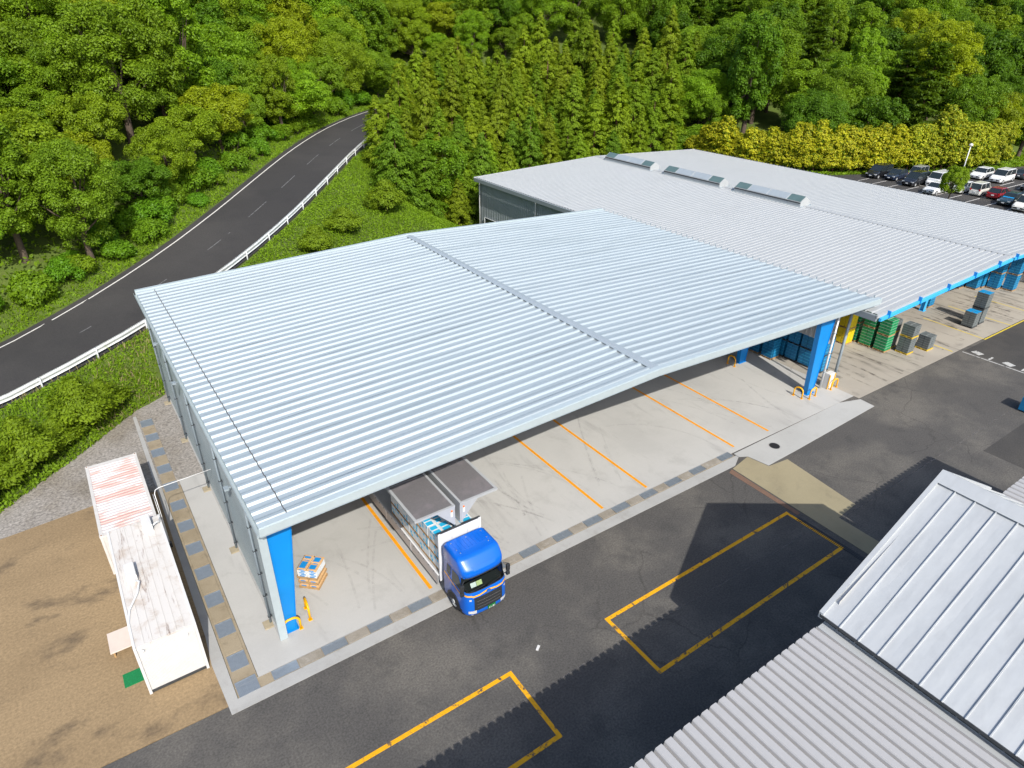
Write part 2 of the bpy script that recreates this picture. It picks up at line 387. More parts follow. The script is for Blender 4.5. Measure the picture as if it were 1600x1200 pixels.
while y < 49.4:
    piece('grate_cover', gm_l, (1.46, y, .010+RNG.random()*.004), drain_f, RNG.uniform(-.01,.01))
    if y + 1.6 < 49.6: piece('concrete_cover', cm_l, (1.46, y+1.10, .008+RNG.random()*.006), drain_f, RNG.uniform(-.01,.01))
    y += 2.22; k += 1

# painted lines
def line(name, p, q, w, z, m):
    a, b = Vector((p[0],p[1],0)), Vector((q[0],q[1],0)); d = (b-a).normalized(); n = Vector((-d.y,d.x,0))*w/2
    o = MB().poly([(a-n+Vector((0,0,z))), (b-n+Vector((0,0,z))), (b+n+Vector((0,0,z))), (a+n+Vector((0,0,z)))]).build(name, m); o['kind'] = 'structure'; return o
zl = .0215
for x, y0, y1 in ((10.93,22.7,46),(22.66,22.58,40),(26.36,22.58,40),(34.74,22.5,33.05),(38.5,22.45,33.05)):
    line('bay_line', (x,y0), (x,y1), .19, zl, MAT['line_slab'])
line('bay_line', (34.84,32.96), (38.4,32.96), .19, zl, MAT['line_slab'])
def yard_box(x0,x1,y0,y1,w=.2,z=.005):
    b = MB()
    for (a, c, d, e) in ((x0,x1,y1-w,y1),(x0,x1,y0,y0+w),(x0,x0+w,y0+w,y1-w),(x1-w,x1,y0+w,y1-w)):
        b.poly([(a,d,z),(c,d,z),(c,e,z),(a,e,z)])
    o = b.build('loading_box_marking', MAT['line_yard']); o['kind'] = 'structure'
yard_box(17.1,31.8,12.36,16.16); yard_box(-3.2,11.58,12.5,16.3)
for p, q in (((69.6,27.0),(69.3,21.2)),((63.95,25),(63.86,21.5)),((75.1,27.2),(75.1,21.1)),((69.2,21.1),(90,20.95)),((80.6,27),(80.6,21.0))):
    line('dock_line', p, q, .13, .0215, MAT['line_dock'])
line('stop_line', (64.65,21.0), (64.72,12.0), .13, .009, MAT['line_mark'])
for k, (x, y) in enumerate(((65.3,20.2),(64.9,18.9),(65.2,17.6),(65.0,16.3),(65.25,15.1))):
    if k % 2 == 0: line('stop_block', (x-.1,y), (x+.55,y-.2), .8, .009, MAT['line_mark'])
    else: line('stop_block', (x,y), (x+.8,y), .18, .009, MAT['line_mark'])

# tyre marks scuffed on the slab, seams and patches in the asphalt
def stain_mat(name, col, amt, sc):
    m, nt, b = new_mat(name); p = pos(nt); f = mapr(nt, noise(nt, p, sc, 6, .7), .35, .70, 0, amt, True)
    setp(b, Roughness=.9); b.inputs['Base Color'].default_value = (*col, 1); tb = node(nt, 'ShaderNodeBsdfTransparent'); mx = node(nt, 'ShaderNodeMixShader')
    nt.links.new(f, mx.inputs[0]); nt.links.new(tb.outputs[0], mx.inputs[1]); nt.links.new(b.outputs[0], mx.inputs[2]); nt.links.new(mx.outputs[0], nt.nodes['Material Output'].inputs[0]); return m
def arcs(name, specs, z, m, label):
    b = MB()
    for k, (x, y, hd, curv, L, w) in enumerate(specs):
        l, r = [], []; n = 14; zz = z + .0002*(k % 9)
        for i in range(n+1):
            l.append((x-sin(hd)*w/2, y+cos(hd)*w/2, zz)); r.append((x+sin(hd)*w/2, y-cos(hd)*w/2, zz)); x += cos(hd)*L/n; y += sin(hd)*L/n; hd += curv*L/n
        b.strip(l, r)
    o = b.build(name, m); o['kind'] = 'stuff'; o['label'] = label; o['category'] = 'marks'
sr = random.Random(3); sp1 = []
for k in range(34):
    x = sr.choice([sr.uniform(12,20), sr.uniform(14,30), sr.uniform(30,45), sr.uniform(5,10)]); hd = pi/2+sr.uniform(-.5,.5); cv = sr.uniform(-.16,.16)
    for d in ((0,) if sr.random() < .5 else (0,.30)): sp1.append((x+d, 22.5+sr.uniform(0,2.5), hd, cv, sr.uniform(3,9), sr.uniform(.10,.16)))
arcs('slab_tyre_marks', sp1, .0176, stain_mat('tyre_mark', (.20,.19,.18), .12, 2.0), 'dark curved tyre scuffs on the concrete canopy floor')
sp2 = [(sr.uniform(49,88), sr.uniform(21.6,25), pi/2+sr.uniform(-.15,.15), sr.uniform(-.05,.05), sr.uniform(2,6), sr.uniform(.15,.4)) for k in range(70)]
arcs('dock_stains', sp2, .0176, stain_mat('dock_stain', (.09,.08,.065), .38, 1.2), 'dark tyre and damp streaks on the warehouse dock floor')
sp3 = [(4.0,14.72,0.0,0,13,.07),(17.0,14.6,-.02,0,14,.07),(31.5,13.9,.0,0,28,.09)]
arcs('asphalt_seam', sp3, .0016, stain_mat('seam_fill', (.16,.15,.14), .8, 2.0), 'thin pale paving seam along the yard asphalt')

# trench drain beside the tan patch
tr = MB().box(31.62,32.0,8,15.5,-.02,.004).build('trench_drain', MAT['grate_dark']); tr['kind'] = 'structure'
bar = MB().box(-.17,.17,-.018,.018,0,.02).mesh('grate_bar', MAT['cast_iron'])
for i in range(72): piece('grate_bar', bar, (31.81, 8.1+i*.102, .004), tr)

# manholes
def manhole(x, y, z, r, m, label):
    b = MB(); n = 24
    ring = [(x+r*cos(2*pi*k/n), y+r*sin(2*pi*k/n)) for k in range(n)]
    o = b.prism(ring, z-.05, z+.012).build('manhole_cover', m); tag(o, label, 'manhole')
    b2 = MB(); rr = r*1.22
    outer = [(x+rr*cos(2*pi*k/n), y+rr*sin(2*pi*k/n), z+.006) for k in range(n)]; inner = [(x+r*1.03*cos(2*pi*k/n), y+r*1.03*sin(2*pi*k/n), z+.006) for k in range(n)]
    b2.add(outer+inner, [(k,(k+1)%n,n+(k+1)%n,n+k) for k in range(n)]).build('rim', MAT['kerb'], o)
    b3 = MB()
    for i in range(-3,4):
        h = math.sqrt(max(.01, 1-(i/4)**2))*r*.85; b3.box(x-h,x+h,y+i*r/4-.02,y+i*r/4+.02,z+.012,z+.02)
    b3.build('rib', MAT['cast_iron'], o)
manhole(37.22,20.99,.022,.36,MAT['cast_iron'],'round dark cast iron manhole cover in the pale concrete patch')
manhole(-.65,43.8,.012,.42,MAT['footing'],'round rusty manhole cover in the gravel behind the red and white container')

# the road with its lines
def road_frames():
    P = [Vector(p) for p in ROAD]; out = []
    for i, p in enumerate(P):
        t = (P[min(i+1,len(P)-1)] - P[max(i-1,0)]); t.z = 0; t.normalize(); out.append((p, Vector((-t.y, t.x, 0))))
    return out
RF = road_frames()
rb = MB(); rb.strip([p+n*5.35 for p,n in RF], [p-n*5.1 for p,n in RF]); struct('road', rb, MAT['road'])
for off, w, nm, m in ((4.5,.16,'road_edge_line',MAT['line_white']),(-4.2,.13,'road_edge_line',MAT['line_white'])):
    b = MB(); up = Vector((0,0,.012)); b.strip([p+n*(off+w/2)+up for p,n in RF], [p+n*(off-w/2)+up for p,n in RF]); struct(nm, b, m)
b = MB(); acc = 0.0
for i in range(len(RF)-1):
    (p,n),(q,n2) = RF[i], RF[i+1]; L = (q-p).length; k = max(1,int(L/.5))
    for j in range(k):
        if ((acc + L*j/k) % 9.0) < 4.6:
            a = p.lerp(q, j/k)+Vector((0,0,.012)); c = p.lerp(q, (j+1)/k)+Vector((0,0,.012))
            b.poly([a-n*.06, c-n*.06, c+n*.06, a+n*.06])
    acc += L
struct('road_centre_line', b, MAT['line_faint'])

# ------------------------------------------------------------------ canopy (loading shelter)
CX0, CX1, CY0, CY1 = 3.38, 49.0, 22.42, 53.42
RX, ZE, ZR = 25.7, 7.92, 8.72
canopy = empty('loading_canopy', (26.2, 38, 0), 'wide open fronted loading shelter with pale blue ribbed metal roof and blue columns', 'building')
def rib_profile(p, d, kind):
    if kind == 'fold':   # folded plate: trough, steep front face, crown, back face
        return [(0,0),(p*.36,0),(p*.505,d),(p*.72,d),(p*.97,0),(p,0)]
    if kind == 'saw':
        return [(0,d*.78),(p*.09,d),(p*.66,d*.95),(p*.86,d*.22),(p*.92,0),(p,d*.78)]
    if kind == 'wide':
        return [(0,d),(p*.02,d),(p*.70,d),(p*.80,0),(p*.90,0),(p,d)]
    if kind == 'low':
        return [(0,0),(p*.30,0),(p*.44,d),(p*.58,d),(p*.72,0),(p,0)]
def panel_mesh(name, L, p, d, kind, mats, seg=5, wav=.006, seed=0, axis='x', caps=True):
    """one roof sheet: profile across, L along the fall; end faces get the second material"""
    rnd = random.Random(seed); prof = rib_profile(p, d, kind); n = len(prof); b = MB(); vs = []
    for s in range(seg+1):
        t = s/seg; dz = rnd.uniform(-wav, wav) if 0 < s < seg else 0; dy = rnd.uniform(-wav, wav) if 0 < s < seg else 0
        for (y, z) in prof:
            vs.append((t*L, y+dy, z+dz) if axis == 'x' else (y+dy, t*L, z+dz))
    fs = [(s*n+i, (s+1)*n+i, (s+1)*n+i+1, s*n+i+1) for s in range(seg) for i in range(n-1)]
    if axis == 'y': fs = [tuple(reversed(f)) for f in fs]
    b.add(vs, fs)
    if caps:
        b.mi = 1; e = .012
        for s, o in ((0, e), (seg, -e)):
            q = [vs[s*n+i] for i in (1,2,3,4)]
            q = [((x+o, y, z-.006) if axis == 'x' else (x, y+o, z-.006)) for x, y, z in q]
            b.add(q, [(0,1,2,3)])
    return b.mesh(name, mats)
NP = 45; PT = (CY1-CY0)/NP
slope = math.atan2(ZR-ZE, RX-CX0); LL = (RX-CX0)/cos(slope); LE = 1.25
mm = [MAT['roof_new'], MAT['closure']]
pm_e = [panel_mesh('roof_panel', LE-.05, PT, .088, 'fold', mm, 1, .0, 90+i) for i in range(2)]
pm_l = [panel_mesh('roof_panel', LL-LE-.15, PT, .088, 'fold', mm, 6, .010, i) for i in range(4)]
slr = math.atan2(ZR-ZE, CX1-RX); LR = (CX1-RX)/cos(slr)
pm_r = [panel_mesh('roof_panel', LR-.15, PT, .088, 'fold', mm, 6, .010, 10+i) for i in range(4)]
for i in range(NP):
    y = CY0 + i*PT
    for me, x0, z0, sl in ((pm_e[i%2], CX0, ZE, -slope), (pm_l[RNG.randrange(4)], CX0+LE*cos(slope), ZE+LE*sin(slope), -slope), (pm_r[RNG.randrange(4)], RX+.15*cos(slr), ZR-.15*sin(slr), slr)):
        o = piece('roof_panel', me, (x0, y, z0), canopy); o.rotation_euler = (RNG.uniform(-.004,.004), sl+RNG.uniform(-.0004,.0004), 0)
# dark lap strip below the gap, ridge cap, fascias, gutters
b = MB(); xg = CX0+(LE-.025)*cos(slope); zg = ZE+(LE-.025)*sin(slope)
b.box(xg-.10,xg+.10,CY0,CY1,zg-.05,zg-.012); b.build('lap_strip', MAT['closure'], canopy)
b = MB(); n_ = 8
for i in range(n_):
    y0 = CY0-.06+(CY1-CY0+.12)*i/n_; y1 = CY0-.06+(CY1-CY0+.12)*(i+1)/n_-.01; h = ZR+.092+.004*(i%2)
    b.add([(RX-.30,y0,h-.03),(RX-.28,y0,h),(RX-.10,y0,h+.02),(RX-.07,y0,h+.045),(RX+.07,y0,h+.045),(RX+.10,y0,h+.02),(RX+.28,y0,h),(RX+.30,y0,h-.03)] +
          [(RX-.30,y1,h-.03),(RX-.28,y1,h),(RX-.10,y1,h+.02),(RX-.07,y1,h+.045),(RX+.07,y1,h+.045),(RX+.10,y1,h+.02),(RX+.28,y1,h),(RX+.30,y1,h-.03)],
          [(k,8+k,9+k,k+1) for k in range(7)] + [(7,6,5,4,3,2,1,0),(8,9,10,11,12,13,14,15)])
    b.box(RX-.32,RX+.32,y1-.03,y1+.03,h-.02,h+.012)
b.build('ridge_cap', MAT['roof_cap'], canopy)
def fascia(name, y0, y1, zb, zt, m, ext=0.0):
    b = MB()
    pts = [(CX0-ext,ZE),(RX,ZR),(CX1+ext,ZE)]
    for (xa,za),(xb,zb_) in zip(pts[:-1], pts[1:]):
        b.add([(xa,y0,za+zb),(xb,y0,zb_+zb),(xb,y1,zb_+zb),(xa,y1,za+zb),(xa,y0,za+zt),(xb,y0,zb_+zt),(xb,y1,zb_+zt),(xa,y1,za+zt)],
              [(0,3,2,1),(4,5,6,7),(0,1,5,4),(1,2,6,5),(2,3,7,6),(3,0,4,7)])
    return b.build(name, m, canopy)
fascia('verge_trim', CY0-.22, CY0+.10, .02, .20, MAT['trim'], .04)
fascia('verge_trim', CY0-.26, CY0-.225, -.22, .165, MAT['trim'], .06)
fascia('verge_trim', CY0-.22, CY0-.12, -.30, .0, MAT['pipe_grey'], .03)
fascia('verge_trim', CY1-.08, CY1+.22, -.2, .19, MAT['trim'], .05)
for x0, x1 in ((CX0-.16, CX0+.02), (CX1-.02, CX1+.14)):
    b = MB(); b.box(x0,x1,CY0-.2,CY1+.2,ZE-.24,ZE-.22); b.box(x0,x0+.012,CY0-.2,CY1+.2,ZE-.22,ZE-.04); b.box(x1-.012,x1,CY0-.2,CY1+.2,ZE-.22,ZE-.04)
    b.build('gutter', MAT['trim'], canopy)
sg = MB().box(0,.03,-.05,.05,0,.18).mesh('snow_guard', MAT['roof_cap'])
for i in range(NP): piece('snow_guard', sg, (CX1+.02, CY0+(i+.5)*PT, ZE+.08), canopy)
# frames: tapered columns and rafters
FY = [24.25, 30.85, 37.4, 44.0, 50.5]
for j, fy in enumerate(FY):
    for side in (0, 1):
        b = MB(); w = .30
        if side == 0: a0, a1, t0, t1 = 3.80, 4.32, 3.80, 5.15
        else: a0, a1, t0, t1 = 46.35, 45.55, 47.0, 44.95
        top = 7.45
        zt = lambda x: ZE + (ZR-ZE)*((x-CX0)/(RX-CX0) if x < RX else (CX1-x)/(CX1-RX)) - .12
        # web and flanges
        xs0, xs1 = sorted((a0,a1)), sorted((t0,t1))
        def wedge(l0, l1, u0, u1, y0, y1, zlo, ul, ur):
            b.add([(l0,y0,zlo),(l1,y0,zlo),(l1,y1,zlo),(l0,y1,zlo),(u0,y0,ul),(u1,y0,ur),(u1,y1,ur),(u0,y1,ul)],
                  [(0,3,2,1),(4,5,6,7),(0,1,5,4),(1,2,6,5),(2,3,7,6),(3,0,4,7)])
        wedge(xs0[0]+.03, xs0[1]-.03, xs1[0]+.03, xs1[1]-.03, fy-.14, fy+.14, .03, zt(xs1[0])-.01, zt(xs1[1])-.01)
        wedge(xs0[0], xs0[0]+.03, xs1[0], xs1[0]+.03, fy-.19, fy+.19, .03, zt(xs1[0])-.01, zt(xs1[0])-.01)
        wedge(xs0[1]-.03, xs0[1], xs1[1]-.03, xs1[1], fy-.19, fy+.19, .03, zt(xs1[1])-.01, zt(xs1[1])-.01)
        b.box(xs0[0]-.12, xs0[1]+.12, fy-.28, fy+.28, .016, .035)
        b.build('column', MAT['blue_steel'], canopy)
    for (xa, xb, da, db) in ((5.16, RX, .95, .5), (RX, 44.94, .5, .95)):
        b = MB(); za, zb = zt(xa)-.02, zt(xb)-.02
        b.add([(xa,fy-.15,za-da),(xb,fy-.15,zb-db),(xb,fy+.15,zb-db),(xa,fy+.15,za-da),(xa,fy-.15,za),(xb,fy-.15,zb),(xb,fy+.15,zb),(xa,fy+.15,za)],
              [(0,3,2,1),(4,5,6,7),(0,1,5,4),(1,2,6,5),(2,3,7,6),(3,0,4,7)])
        b.build('rafter', MAT['blue_steel'], canopy)
# left wall: vertical ribbed sheets between the column lines
def ribbed_wall(x, y0, y1, z0, z1, p, d, m, out=-1):
    b = MB(); n = max(1, round((y1-y0)/p)); p = (y1-y0)/n; vs = []; prof = []
    for i in range(n):
        prof += [(i*p,0),(i*p+p*.55,0),(i*p+p*.66,d),(i*p+p*.88,d)]
    prof.append((n*p,0))
    for (yy, dd) in prof: vs += [(x+out*dd, y0+yy, z0), (x+out*dd, y0+yy, z1)]
    fs = [(2*i+2,2*i,2*i+1,2*i+3) for i in range(len(prof)-1)]
    b.add(vs, fs)
    b.add([(x+.10,y0,z0),(x+.10,y1,z0),(x+.10,y1,z1),(x+.10,y0,z1)], [(0,1,2,3)])
    return b
wy = [23.9, 30.85, 37.4, 44.0, 50.5, 53.3]
for a, c in zip(wy[:-1], wy[1:]):
    ribbed_wall(3.56, a+.01, c-.01, .10, 7.70, .23, .03, None).build('wall_panel', MAT['wall_metal'], canopy)
b = MB(); b.box(3.44,3.80,23.72,23.90,.03,7.7); b.build('corner_trim', MAT['trim'], canopy)
b = MB(); b.box(3.46,3.76,23.9,53.3,.0,.10); b.build('wall_base', MAT['kerb'], canopy)
b = MB(); b.box(3.7,47,53.14,53.28,0,ZE-.1); b.build('rear_wall', MAT['wall_metal'], canopy)
# downpipes with brackets and footings
for py in (25.05, 31.27, 37.76, 44.3, 50.4):
    x = 3.38
    d = MB().tube([(x,py,.12),(x,py,7.5),(x+.03,py,7.7)], .055, 8).build('downpipe', MAT['pipe_grey'], canopy, smooth=True)
    b = MB()
    for z in (.5,1.9,3.3,4.7,6.1,7.3): b.box(x-.07,3.5,py-.07,py+.07,z,z+.035)
    b.build('pipe_bracket', MAT['dark_steel'], d)
    MB().cbox(x-.35,x+.12,py-.28,py+.28,.016,.07,.02).build('footing', MAT['footing'], canopy)
# wall lamps (hooded) high on the left wall
for py in (28.2, 40.6, 47.2):
    b = MB(); b.box(3.34,3.53,py-.04,py+.04,6.27,6.32); b.box(3.12,3.34,py-.15,py+.15,6.22,6.33)
    l = b.build('wall_lamp', MAT['pipe_grey'], canopy)
    MB().box(3.11,3.30,py-.13,py+.13,6.195,6.218).build('lens', MAT['glass_dark'], l)

# ------------------------------------------------------------------ second building
BX0, BX1, BY0, BY1, BE, BR, BRX = 47.9, 90.8, 21.6, 77.6, 7.22, 8.05, 69.2
b2 = empty('warehouse', (69, 50, 0), 'long light grey ribbed roof warehouse behind the canopy with three roof vents on its ridge', 'building')
NB = 110; PB = (BY1-BY0)/NB
s2 = math.atan2(BR-BE, BRX-BX0); L2 = (BRX-BX0)/cos(s2); s3 = math.atan2(BR-BE, BX1-BRX); L3 = (BX1-BRX)/cos(s3)
mo = [MAT['roof_old'], MAT['closure']]
pb_l = [panel_mesh('roof_panel', L2-.05, PB, .075, 'wide', mo, 4, .003, 30+i) for i in range(3)]
pb_r = [panel_mesh('roof_panel', L3-.05, PB, .075, 'wide', mo, 4, .003, 40+i) for i in range(3)]
for i in range(NB):
    y = BY0 + i*PB
    for me, x0, z0, sl in ((pb_l[RNG.randrange(3)], BX0, BE, -s2), (pb_r[RNG.randrange(3)], BRX+.05, BR-.002, s3)):
        o = piece('roof_panel', me, (x0, y, z0), b2); o.rotation_euler = (0, sl, 0)
b = MB(); b.add([(BRX-.35,BY0,BR+.09),(BRX,BY0,BR+.16),(BRX+.35,BY0,BR+.09),(BRX-.35,BY1,BR+.09),(BRX,BY1,BR+.16),(BRX+.35,BY1,BR+.09)], [(0,3,4,1),(1,4,5,2)])
b.box(BRX-.36,BRX+.36,BY0-.02,BY1+.02,BR+.06,BR+.088); b.build('ridge_cap', MAT['roof_old'], b2)
b = MB(); b.box(BX0-.30,BX0-.02,BY0-.05,BY1+.1,BE-.42,BE+.02); b.build('gutter', MAT['wall_old'], b2)
for (x0,x1,za,zb) in ((BX0-.3,BRX,BE,BR),(BRX,BX1+.1,BR,BE)):
    b = MB(); b.add([(x0,BY1+.0,za-.35),(x1,BY1,zb-.35),(x1,BY1+.15,zb-.35),(x0,BY1+.15,za-.35),(x0,BY1,za+.1),(x1,BY1,zb+.1),(x1,BY1+.15,zb+.1),(x0,BY1+.15,za+.1)],
              [(0,3,2,1),(4,5,6,7),(0,1,5,4),(1,2,6,5),(2,3,7,6),(3,0,4,7)])
    b.build('verge_trim', MAT['roof_old'], b2)
    b = MB(); b.add([(x0,BY0-.14,za-.16),(x1,BY0-.14,zb-.16),(x1,BY0-.01,zb-.16),(x0,BY0-.01,za-.16),(x0,BY0-.14,za+.10),(x1,BY0-.14,zb+.10),(x1,BY0-.01,zb+.10),(x0,BY0-.01,za+.10)],
              [(0,3,2,1),(4,5,6,7),(0,1,5,4),(1,2,6,5),(2,3,7,6),(3,0,4,7)])
    b.build('verge_trim', MAT['roof_old'], b2)
    b = MB(); b.add([(x0+.35,BY0-.30,za-.42),(x1-.02,BY0-.30,zb-.42),(x1-.02,BY0-.12,zb-.42),(x0+.35,BY0-.12,za-.42),(x0+.35,BY0-.30,za-.17),(x1-.02,BY0-.30,zb-.17),(x1-.02,BY0-.12,zb-.17),(x0+.35,BY0-.12,za-.17)],
              [(0,3,2,1),(4,5,6,7),(0,1,5,4),(1,2,6,5),(2,3,7,6),(3,0,4,7)])
    b.build('eaves_beam', MAT['blue_light'], b2)
for x in (49.0,53.4,57.8,62.2,66.6,70.0,72.4,75.5,79.5,83.5):
    z = BE+(BR-BE)*(1-abs(x-BRX)/(BRX-BX0))
    MB().box(x-.06,x+.06,BY0-.36,BY0-.11,z-.40,z+.14).build('beam_bracket', MAT['blue_steel'], b2)
# right eave snow guards
sg = MB().box(0,.08,-.10,.10,0,.12).mesh('snow_guard', MAT['dark_steel'])
for i in range(NB): piece('snow_guard', sg, (BX1-.02, BY0+(i+.5)*PB, BE+.05), b2)
# walls
ribbed_wall(48.35, 55.2, 77.3, .1, 6.95, .42, .04, None).build('wall_panel', MAT['wall_old'], b2)
ribbed_wall(48.35, 24.6, 55.18, 3.5, 6.95, .42, .04, None).build('wall_panel', MAT['wall_grey'], b2)
MB().box(48.3,90.4,77.32,77.45,0,7.3).build('rear_wall', MAT['wall_old'], b2)
rw = ribbed_wall(90.3, 22.5, 77.3, .1, 6.9, .5, .06, None).build('wall_panel', MAT['wall_grey'], b2)
for z in (1.1,2.2,3.3,4.4,5.5): MB().box(89.98,90.20,22.6,77,z,z+.12).build('wall_girt', mat('girt_%d'%int(z*10),(.13,.045,.03),.2,4,.8), b2)
for py in (77.0, 64.3, 51.0):
    MB().tube([(48.05,py,.05),(48.05,py,6.55),(47.8,py,6.85)], .07, 8).build('downpipe', MAT['pipe_white'], b2, smooth=True)
# long window strip on the left wall
wy0, wy1, wz0, wz1 = 69.2, 75.9, .95, 2.2
w = MB().box(48.20,48.30,wy0,wy1,wz0,wz1).build('window', MAT['wall_old'], b2)
nw = 7
for i in range(nw):
    a = wy0+.06+(wy1-wy0-.12)*i/nw; c = wy0+.06+(wy1-wy0-.12)*(i+1)/nw-.08
    MB().box(48.175,48.199,a,c,wz0+.08,wz1-.08).build('pane', MAT['glass_dark'], w)
b = MB(); b.box(48.14,48.199,wy0-.06,wy1+.06,wz1,wz1+.06); b.box(48.14,48.199,wy0-.06,wy1+.06,wz0-.06,wz0); b.box(48.14,48.199,wy0-.06,wy0,wz0,wz1); b.box(48.14,48.199,wy1,wy1+.06,wz0,wz1)
b.build('frame', MAT['pipe_white'], w)
# columns under the front edge
for (x, y) in ((71.5,28.1),(86.9,27.2),(71.5,40),(86.9,40)):
    b = MB(); b.box(x-.22,x+.22,y-.20,y-.17,.016,7.2); b.box(x-.22,x+.22,y+.17,y+.20,.016,7.2); b.box(x-.02,x+.02,y-.17,y+.17,.016,7.2); b.box(x-.3,x+.3,y-.28,y+.28,.017,.04)
    b.build('column', MAT['blue_light'], b2)
# ridge vents
for (y0, y1) in ((42.4,51.5),(53.7,63.1),(65.6,74.8)):
    zb = BR+.10; xh = .85; ho = .42; hr = .95
    v = MB().add([(BRX-xh,y0,zb-.12),(BRX+xh,y0,zb-.12),(BRX+xh,y1,zb-.12),(BRX-xh,y1,zb-.12),(BRX-xh,y0,zb+ho),(BRX+xh,y0,zb+ho),(BRX+xh,y1,zb+ho),(BRX-xh,y1,zb+ho),(BRX,y0,zb+hr),(BRX,y1,zb+hr)],
              [(0,3,2,1),(0,1,5,8,4),(2,3,7,9,6),(1,2,6,5),(3,0,4,7),(4,8,9,7),(8,5,6,9)]).build('roof_vent', MAT['roof_old'], b2)
    MB().box(BRX-xh-.18,BRX+xh+.18,y0-.25,y1+.25,zb-.10,zb-.02).build('flashing', MAT['roof_cap'], v)
    L = y1-y0; e = .03
    dx, dz = xh, hr-ho; ln = math.hypot(dx,dz); nxl = (-dz/ln, dx/ln)
    def on(side, t, y, off):   # t 0 at eave .. 1 at ridge
        x = BRX + side*(xh*(1-t)); z = zb+ho+(hr-ho)*t
        return (x - (-side)*0 + side*(dz/ln)*off, y, z + (dx/ln)*off)
    for side in (-1, 1):
        for (a, c, mname, nm) in ((.01,.20,'glass_green','glazing'),(.215,.49,'roof_cap','hood_panel'),(.505,.785,'roof_cap','hood_panel'),(.80,.99,'glass_green','glazing')):
            ya, yb = y0+L*a, y0+L*c; b = MB()
            q0 = [on(side,.06,ya,.0),on(side,.06,yb,.0),on(side,.97,yb,.0),on(side,.97,ya,.0)]; q1 = [on(side,.06,ya,e),on(side,.06,yb,e),on(side,.97,yb,e),on(side,.97,ya,e)]
            b.add(q0+q1, [(0,3,2,1),(4,5,6,7),(0,1,5,4),(1,2,6,5),(2,3,7,6),(3,0,4,7)]); b.build(nm, MAT[mname], v)
        MB().box(*sorted((BRX+side*(xh+.02),BRX+side*(xh+.05))), y0+.05, y1-.05, zb+ho-.16, zb+ho-.02).build('louvre', MAT['dark_steel'], v)

# ------------------------------------------------------------------ foreground buildings
fg = empty('gabled_hall', (26.0, -2, 0), 'hall with steep standing seam silver metal roof in the lower right foreground', 'building')
GE, GR, GX0, GXR, GX1, GY = 6.94, 10.64, 19.30, 26.03, 32.76, 7.55
sl = math.atan2(GR-GE, GXR-GX0); LG = math.hypot(GR-GE, GXR-GX0); PG = .712
def seam_panel(seed):
    rnd = random.Random(seed); b = MB(); seg = 6; pr = [(0,0),(.02,0),(.028,.055),(.062,.055),(.07,0),(PG*.5,rnd.uniform(-.006,.004)),(PG,0)]; vs = []; n = len(pr)
    for s in range(seg+1):
        for (y, z) in pr: vs.append((LG*s/seg, -y, z + (rnd.uniform(-.005,.005) if 0 < s < seg else 0)))
    b.add(vs, [(s*n+i, s*n+i+1, (s+1)*n+i+1, (s+1)*n+i) for s in range(seg) for i in range(n-1)])
    return b.mesh('roof_panel', MAT['roof_seam'])
sp = [seam_panel(i) for i in range(4)]
for i in range(26):
    y = GY - i*PG
    o = piece('roof_panel', sp[RNG.randrange(4)], (GX0, y, GE), fg); o.rotation_euler = (0, -sl, 0)
    o = piece('roof_panel', sp[RNG.randrange(4)], (GX1, y-PG, GE), fg); o.rotation_euler = (0, -sl, pi)
yb = GY-26*PG
b = MB()
b.add([(GXR-.55,GY+.03,GR-.30+.09),(GXR,GY+.03,GR+.10),(GXR+.55,GY+.03,GR-.30+.09),(GXR-.55,yb,GR-.30+.09),(GXR,yb,GR+.10),(GXR+.55,yb,GR-.21)], [(0,1,4,3),(1,2,5,4)])
b.add([(GXR-.55,GY+.03,GR-.36),(GXR+.55,GY+.03,GR-.36),(GXR-.55,GY+.03,GR-.21),(GXR,GY+.03,GR+.10),(GXR+.55,GY+.03,GR-.21)], [(0,1,4,3,2)])
b.build('ridge_cap', MAT['roof_seam'], fg)
for s_, xe in ((-1, GX0), (1, GX1)):
    b = MB(); y0, y1 = GY-.10, GY+.07
    b.add([(xe,y0,GE-.16),(GXR,y0,GR-.16),(GXR,y1,GR-.16),(xe,y1,GE-.16),(xe,y0,GE+.10),(GXR,y0,GR+.10),(GXR,y1,GR+.10),(xe,y1,GE+.10)],
          [(0,3,2,1),(4,5,6,7),(0,1,5,4),(1,2,6,5),(2,3,7,6),(3,0,4,7)]); b.build('verge_trim', MAT['roof_seam'], fg)
b = MB(); b.add([(GX0+.62,GY-.25,0),(GX1-.35,GY-.25,0),(GX1-.35,GY-.25,GE+.1),(GXR,GY-.25,GR-.15),(GX0+.62,GY-.25,GE+.5)], [(0,1,2,3,4)])
b.box(GX0+.62,GX1-.35,yb+.3,GY-.26,0,GE-.05); b.build('wall', MAT['wall_grey'], fg)
b = MB(); b.box(GX0-.02,GX0+.02,yb,GY,GE-.10,GE+.02); b.build('eaves_drip', MAT['dark_steel'], fg)
